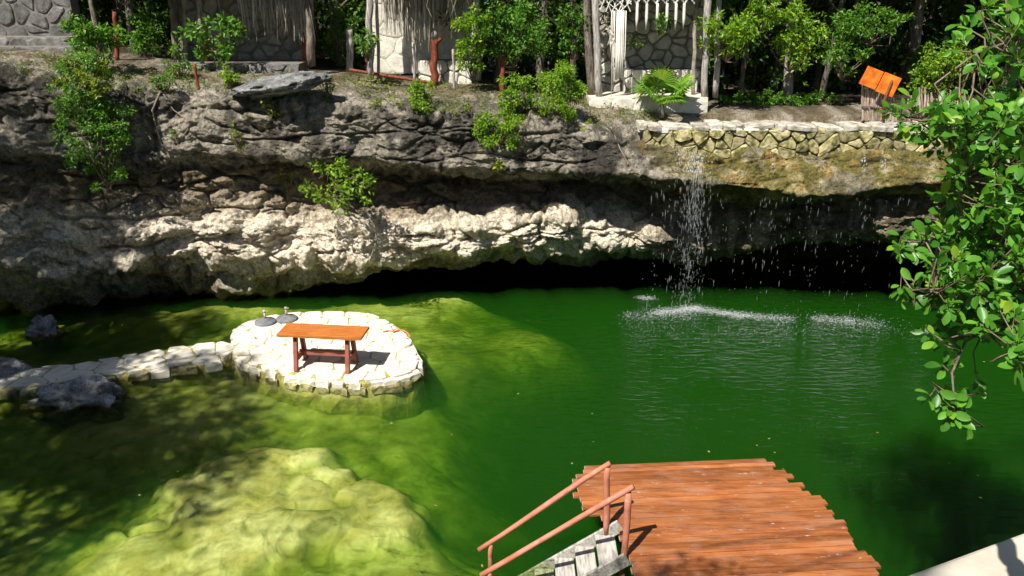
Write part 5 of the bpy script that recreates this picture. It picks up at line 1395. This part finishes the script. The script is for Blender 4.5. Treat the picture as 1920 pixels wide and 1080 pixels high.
# ------------------------------------------------------------------ foreground tree with big glossy leaves
def near_tree():
    rng = np.random.RandomState(33)
    base = Vector((4.6, 4.3, 4.2))
    o = empty('broadleaf_tree', base, 'foreground tree with big glossy oval leaves reaching in from the right edge', 'tree')
    # limbs enter from the right, out of the frame
    def at_d(u, v, d):
        r = ray(u, v); return Vector((0, 0, CAM_H)) + r * d
    limbs = [
        [(2080, 120, 4.3), (1980, 70, 4.2), (1900, 75, 4.1), (1830, 100, 4.0)],
        [(2080, 300, 4.6), (1960, 250, 4.6), (1860, 235, 4.6), (1740, 222, 4.5), (1690, 220, 4.4)],
        [(2080, 330, 4.3), (1980, 330, 4.3), (1890, 330, 4.2), (1800, 335, 4.1)],
        [(2080, 420, 4.5), (1970, 430, 4.5), (1870, 440, 4.4), (1770, 450, 4.3), (1700, 455, 4.2)],
        [(2080, 520, 4.2), (1980, 520, 4.2), (1880, 530, 4.1), (1790, 540, 4.0), (1710, 545, 4.0)],
        [(2080, 600, 4.4), (1960, 600, 4.3), (1880, 600, 4.2), (1810, 640, 4.1), (1785, 700, 4.0), (1790, 760, 4.0)],
        [(2080, 660, 3.7), (1990, 650, 3.6), (1920, 640, 3.5), (1885, 665, 3.5)],
        [(2080, 200, 4.9), (1960, 160, 4.9), (1890, 140, 4.8)],
    ]
    skel = []; hub = Vector((4.2, 4.4, 7.4))
    tm = MB(); tm.tube([base - EZ * 3, base, base.lerp(hub, .5) + Vector((.1, 0, 0)), hub, hub + Vector((-.2, .1, 1.6)), hub + Vector((-.5, .2, 3.2))], [.2, .17, .14, .11, .08, .04], 10, False, .05)
    for L in limbs:
        P = [at_d(*q) for q in L]
        st = base.lerp(hub, .3 + .7 * max(0, min(1, (P[0].z - base.z) / 3.2)))
        tm.tube([st] + P, [.035] + [.011 * (1 - .7 * i / len(P)) for i in range(len(P))], 6, False)
        for a, b in zip(P[:-1], P[1:]):
            for t in (0, .25, .5, .75): skel.append(a.lerp(b, t))
        skel.append(P[-1])
    tm.build('trunk', M['bark'], o, True)
    tips = [(1800, 45, 4.1), (1850, 18, 4.0), (1905, 55, 4.0), (1785, 92, 3.9), (1835, 118, 3.9), (1900, 105, 4.0), (1870, 175, 4.2), (1668, 212, 4.4), (1692, 204, 4.4), (1722, 226, 4.4), (1752, 212, 4.4), (1800, 215, 4.5), (1850, 222, 4.4), (1905, 240, 4.2), (1745, 262, 4.4), (1700, 240, 4.4),
            (1778, 312, 4.1), (1800, 350, 4.0), (1768, 365, 4.0), (1830, 300, 4.1), (1860, 340, 4.0), (1900, 330, 4.0), (1905, 380, 3.9), (1690, 442, 4.2), (1688, 470, 4.2), (1718, 478, 4.2), (1742, 430, 4.2), (1760, 405, 4.2), (1688, 545, 4.0), (1712, 530, 4.0), (1735, 560, 4.0), (1765, 500, 4.1), (1755, 540, 4.0),
            (1740, 748, 4.0), (1765, 742, 4.0), (1790, 790, 4.0), (1812, 745, 4.0), (1780, 770, 4.0), (1768, 685, 4.0), (1755, 640, 4.1), (1740, 620, 4.1), (1895, 660, 3.4), (1905, 690, 3.4), (1908, 640, 3.4), (1860, 570, 4.0), (1828, 605, 4.1), (1905, 555, 3.9)]
    for i in range(560):
        v = rng.uniform(195, 620); lo = np.interp(v, [200, 240, 300, 400, 480, 560, 610], [1740, 1770, 1790, 1765, 1730, 1740, 1800]); u = lo + (1990 - lo) * rng.rand() ** 0.8
        tips.append((u, v, rng.uniform(3.7, 5.0)))
    for i in range(70): tips.append((rng.uniform(1850, 1990), rng.uniform(-40, 200), rng.uniform(3.9, 5.0)))
    for i in range(70): tips.append((rng.uniform(1950, 2250), rng.uniform(-500, 600), rng.uniform(3.6, 5.5)))
    for (u, v, d) in list(tips[:46]): tips.append((u + rng.uniform(8, 40), v + rng.uniform(-22, 22), d + rng.uniform(0, .3)))
    tw = MB(); leaves = []
    for (u, v, d) in tips:
        p = at_d(u, v, d); s = min(skel, key=lambda q: (q - p).length + 0.15 * max(0, p.x - q.x))
        L = (p - s).length
        if L > 0.9: s = p + (s - p).normalized() * 0.7
        mid = s.lerp(p, .55) + Vector((rng.normal(), rng.normal(), rng.normal())) * 0.05 - EZ * .02
        tw.tube([s, mid, p], [.0055, .004, .0025], 5, False)
        dr = (p - mid).normalized(); k = rng.randint(6, 11); up = Vector((0, -.35, .9)); sd = dr.cross(up).normalized()
        for j in range(k):
            t = 1 - 0.9 * (j / k) * 0.55; b = mid.lerp(p, t) if j > 1 else p
            a = 2.4 * j + rng.rand(); w = sd * math.cos(a) + sd.cross(dr) * math.sin(a)
            ld = (dr * rng.uniform(.35, .9) + w * rng.uniform(.6, 1.1) + Vector((0, 0, rng.uniform(-.35, .15)))).normalized()
            nr = (up * rng.uniform(.4, 1.1) + w * .3 + Vector((rng.normal(), rng.normal(), rng.normal())) * .35)
            leaves.append((b, ld, nr, rng.uniform(.040, .086) , (960 - abs(u - 960)) if u < 1925 else -999 + -v * 0))
    tw.build('twigs', M['twig'], o, True)['kind'] = 'stuff'
    # the crown goes on above the view, over the water
    cs = [(max(1.45, 3.0 + rng.normal() * .95), 4.8 + rng.normal() * .9, 9.4 + rng.normal() * .45) for _ in range(150)]
    cs += [(-1.55 + rng.normal() * .3, 2.55 + rng.normal() * .22, 9.6 + rng.normal() * .15) for _ in range(7)]
    V, F = clump_leaves(cs, [.36] * len(cs), [60] * len(cs), .1, rng); link('crown', np_mesh('crown', V, F, M['leaf_near']), o)
    up_ = MB(); top = hub + Vector((-.2, .1, 1.6))
    for c_ in cs[::4]: up_.tube([top, top.lerp(Vector(c_), .5) + EZ * .2, Vector(c_)], [.03, .018, .006], 5, False)
    up_.build('upper_boughs', M['bark'], o, True)['kind'] = 'stuff'
    # leaf mesh: oval blade folded on its midrib
    prof = [(0.0, 0.05), (0.18, 0.30), (0.42, 0.50), (0.66, 0.50), (0.86, 0.33), (1.0, 0.0)]
    def leaf_mesh(curl, fold):
        vs = []; fs = []
        for i, (t, w) in enumerate(prof):
            z = -curl * t * t
            vs += [(t, 0, z), (t, w * .52, z + fold * w), (t, -w * .52, z + fold * w)]
        for i in range(len(prof) - 1):
            a = i * 3; b = a + 3
            fs += [(a, b, b + 1, a + 1), (a, a + 2, b + 2, b)]
        vs += [(-0.22, 0, 0.02), (-0.22, .012, 0.02)]
        fs.append((len(vs) - 2, 0, len(vs) - 1))
        return vs, fs
    kinds = [leaf_mesh(.12, .18), leaf_mesh(.25, .10), leaf_mesh(.04, .28)]
    mes = []
    for vs_, fs_ in kinds:
        mes.append(MB().add([Vector(v) for v in vs_], fs_).mesh('leaf', M['leaf_near'], True))
    def frame(b, ld, nr, L):
        x = ld; y = nr.cross(x).normalized(); z = x.cross(y)
        m = Matrix((x * L, y * L, z * L)).transposed().to_4x4(); m.translation = b + x * L * .2; return m
    order = sorted(range(len(leaves)), key=lambda i: -leaves[i][4] * 0 + (0 if leaves[i][4] > -900 else 1) + 0.001 * (leaves[i][0] - Vector((0, 0, CAM_H))).length)
    rest_v = []; rest_f = []
    inv = Matrix.Translation(-base)
    for r, i in enumerate(order):
        b, ld, nr, L, key = leaves[i]; k = i % 3; m = frame(b, ld, nr, L)
        if r < 300:
            ob = bpy.data.objects.new('leaf', mes[k]); COL.objects.link(ob); ob.parent = o; ob.matrix_local = inv @ m
        else:
            n0 = len(rest_v); rest_v += [tuple(m @ Vector(v)) for v in kinds[k][0]]; rest_f += [tuple(q + n0 for q in f) for f in kinds[k][1]]
    cr = MB(); cr.v = rest_v; cr.f = rest_f; c = cr.build('foliage', M['leaf_near'], o, True); c['kind'] = 'stuff'
near_tree()
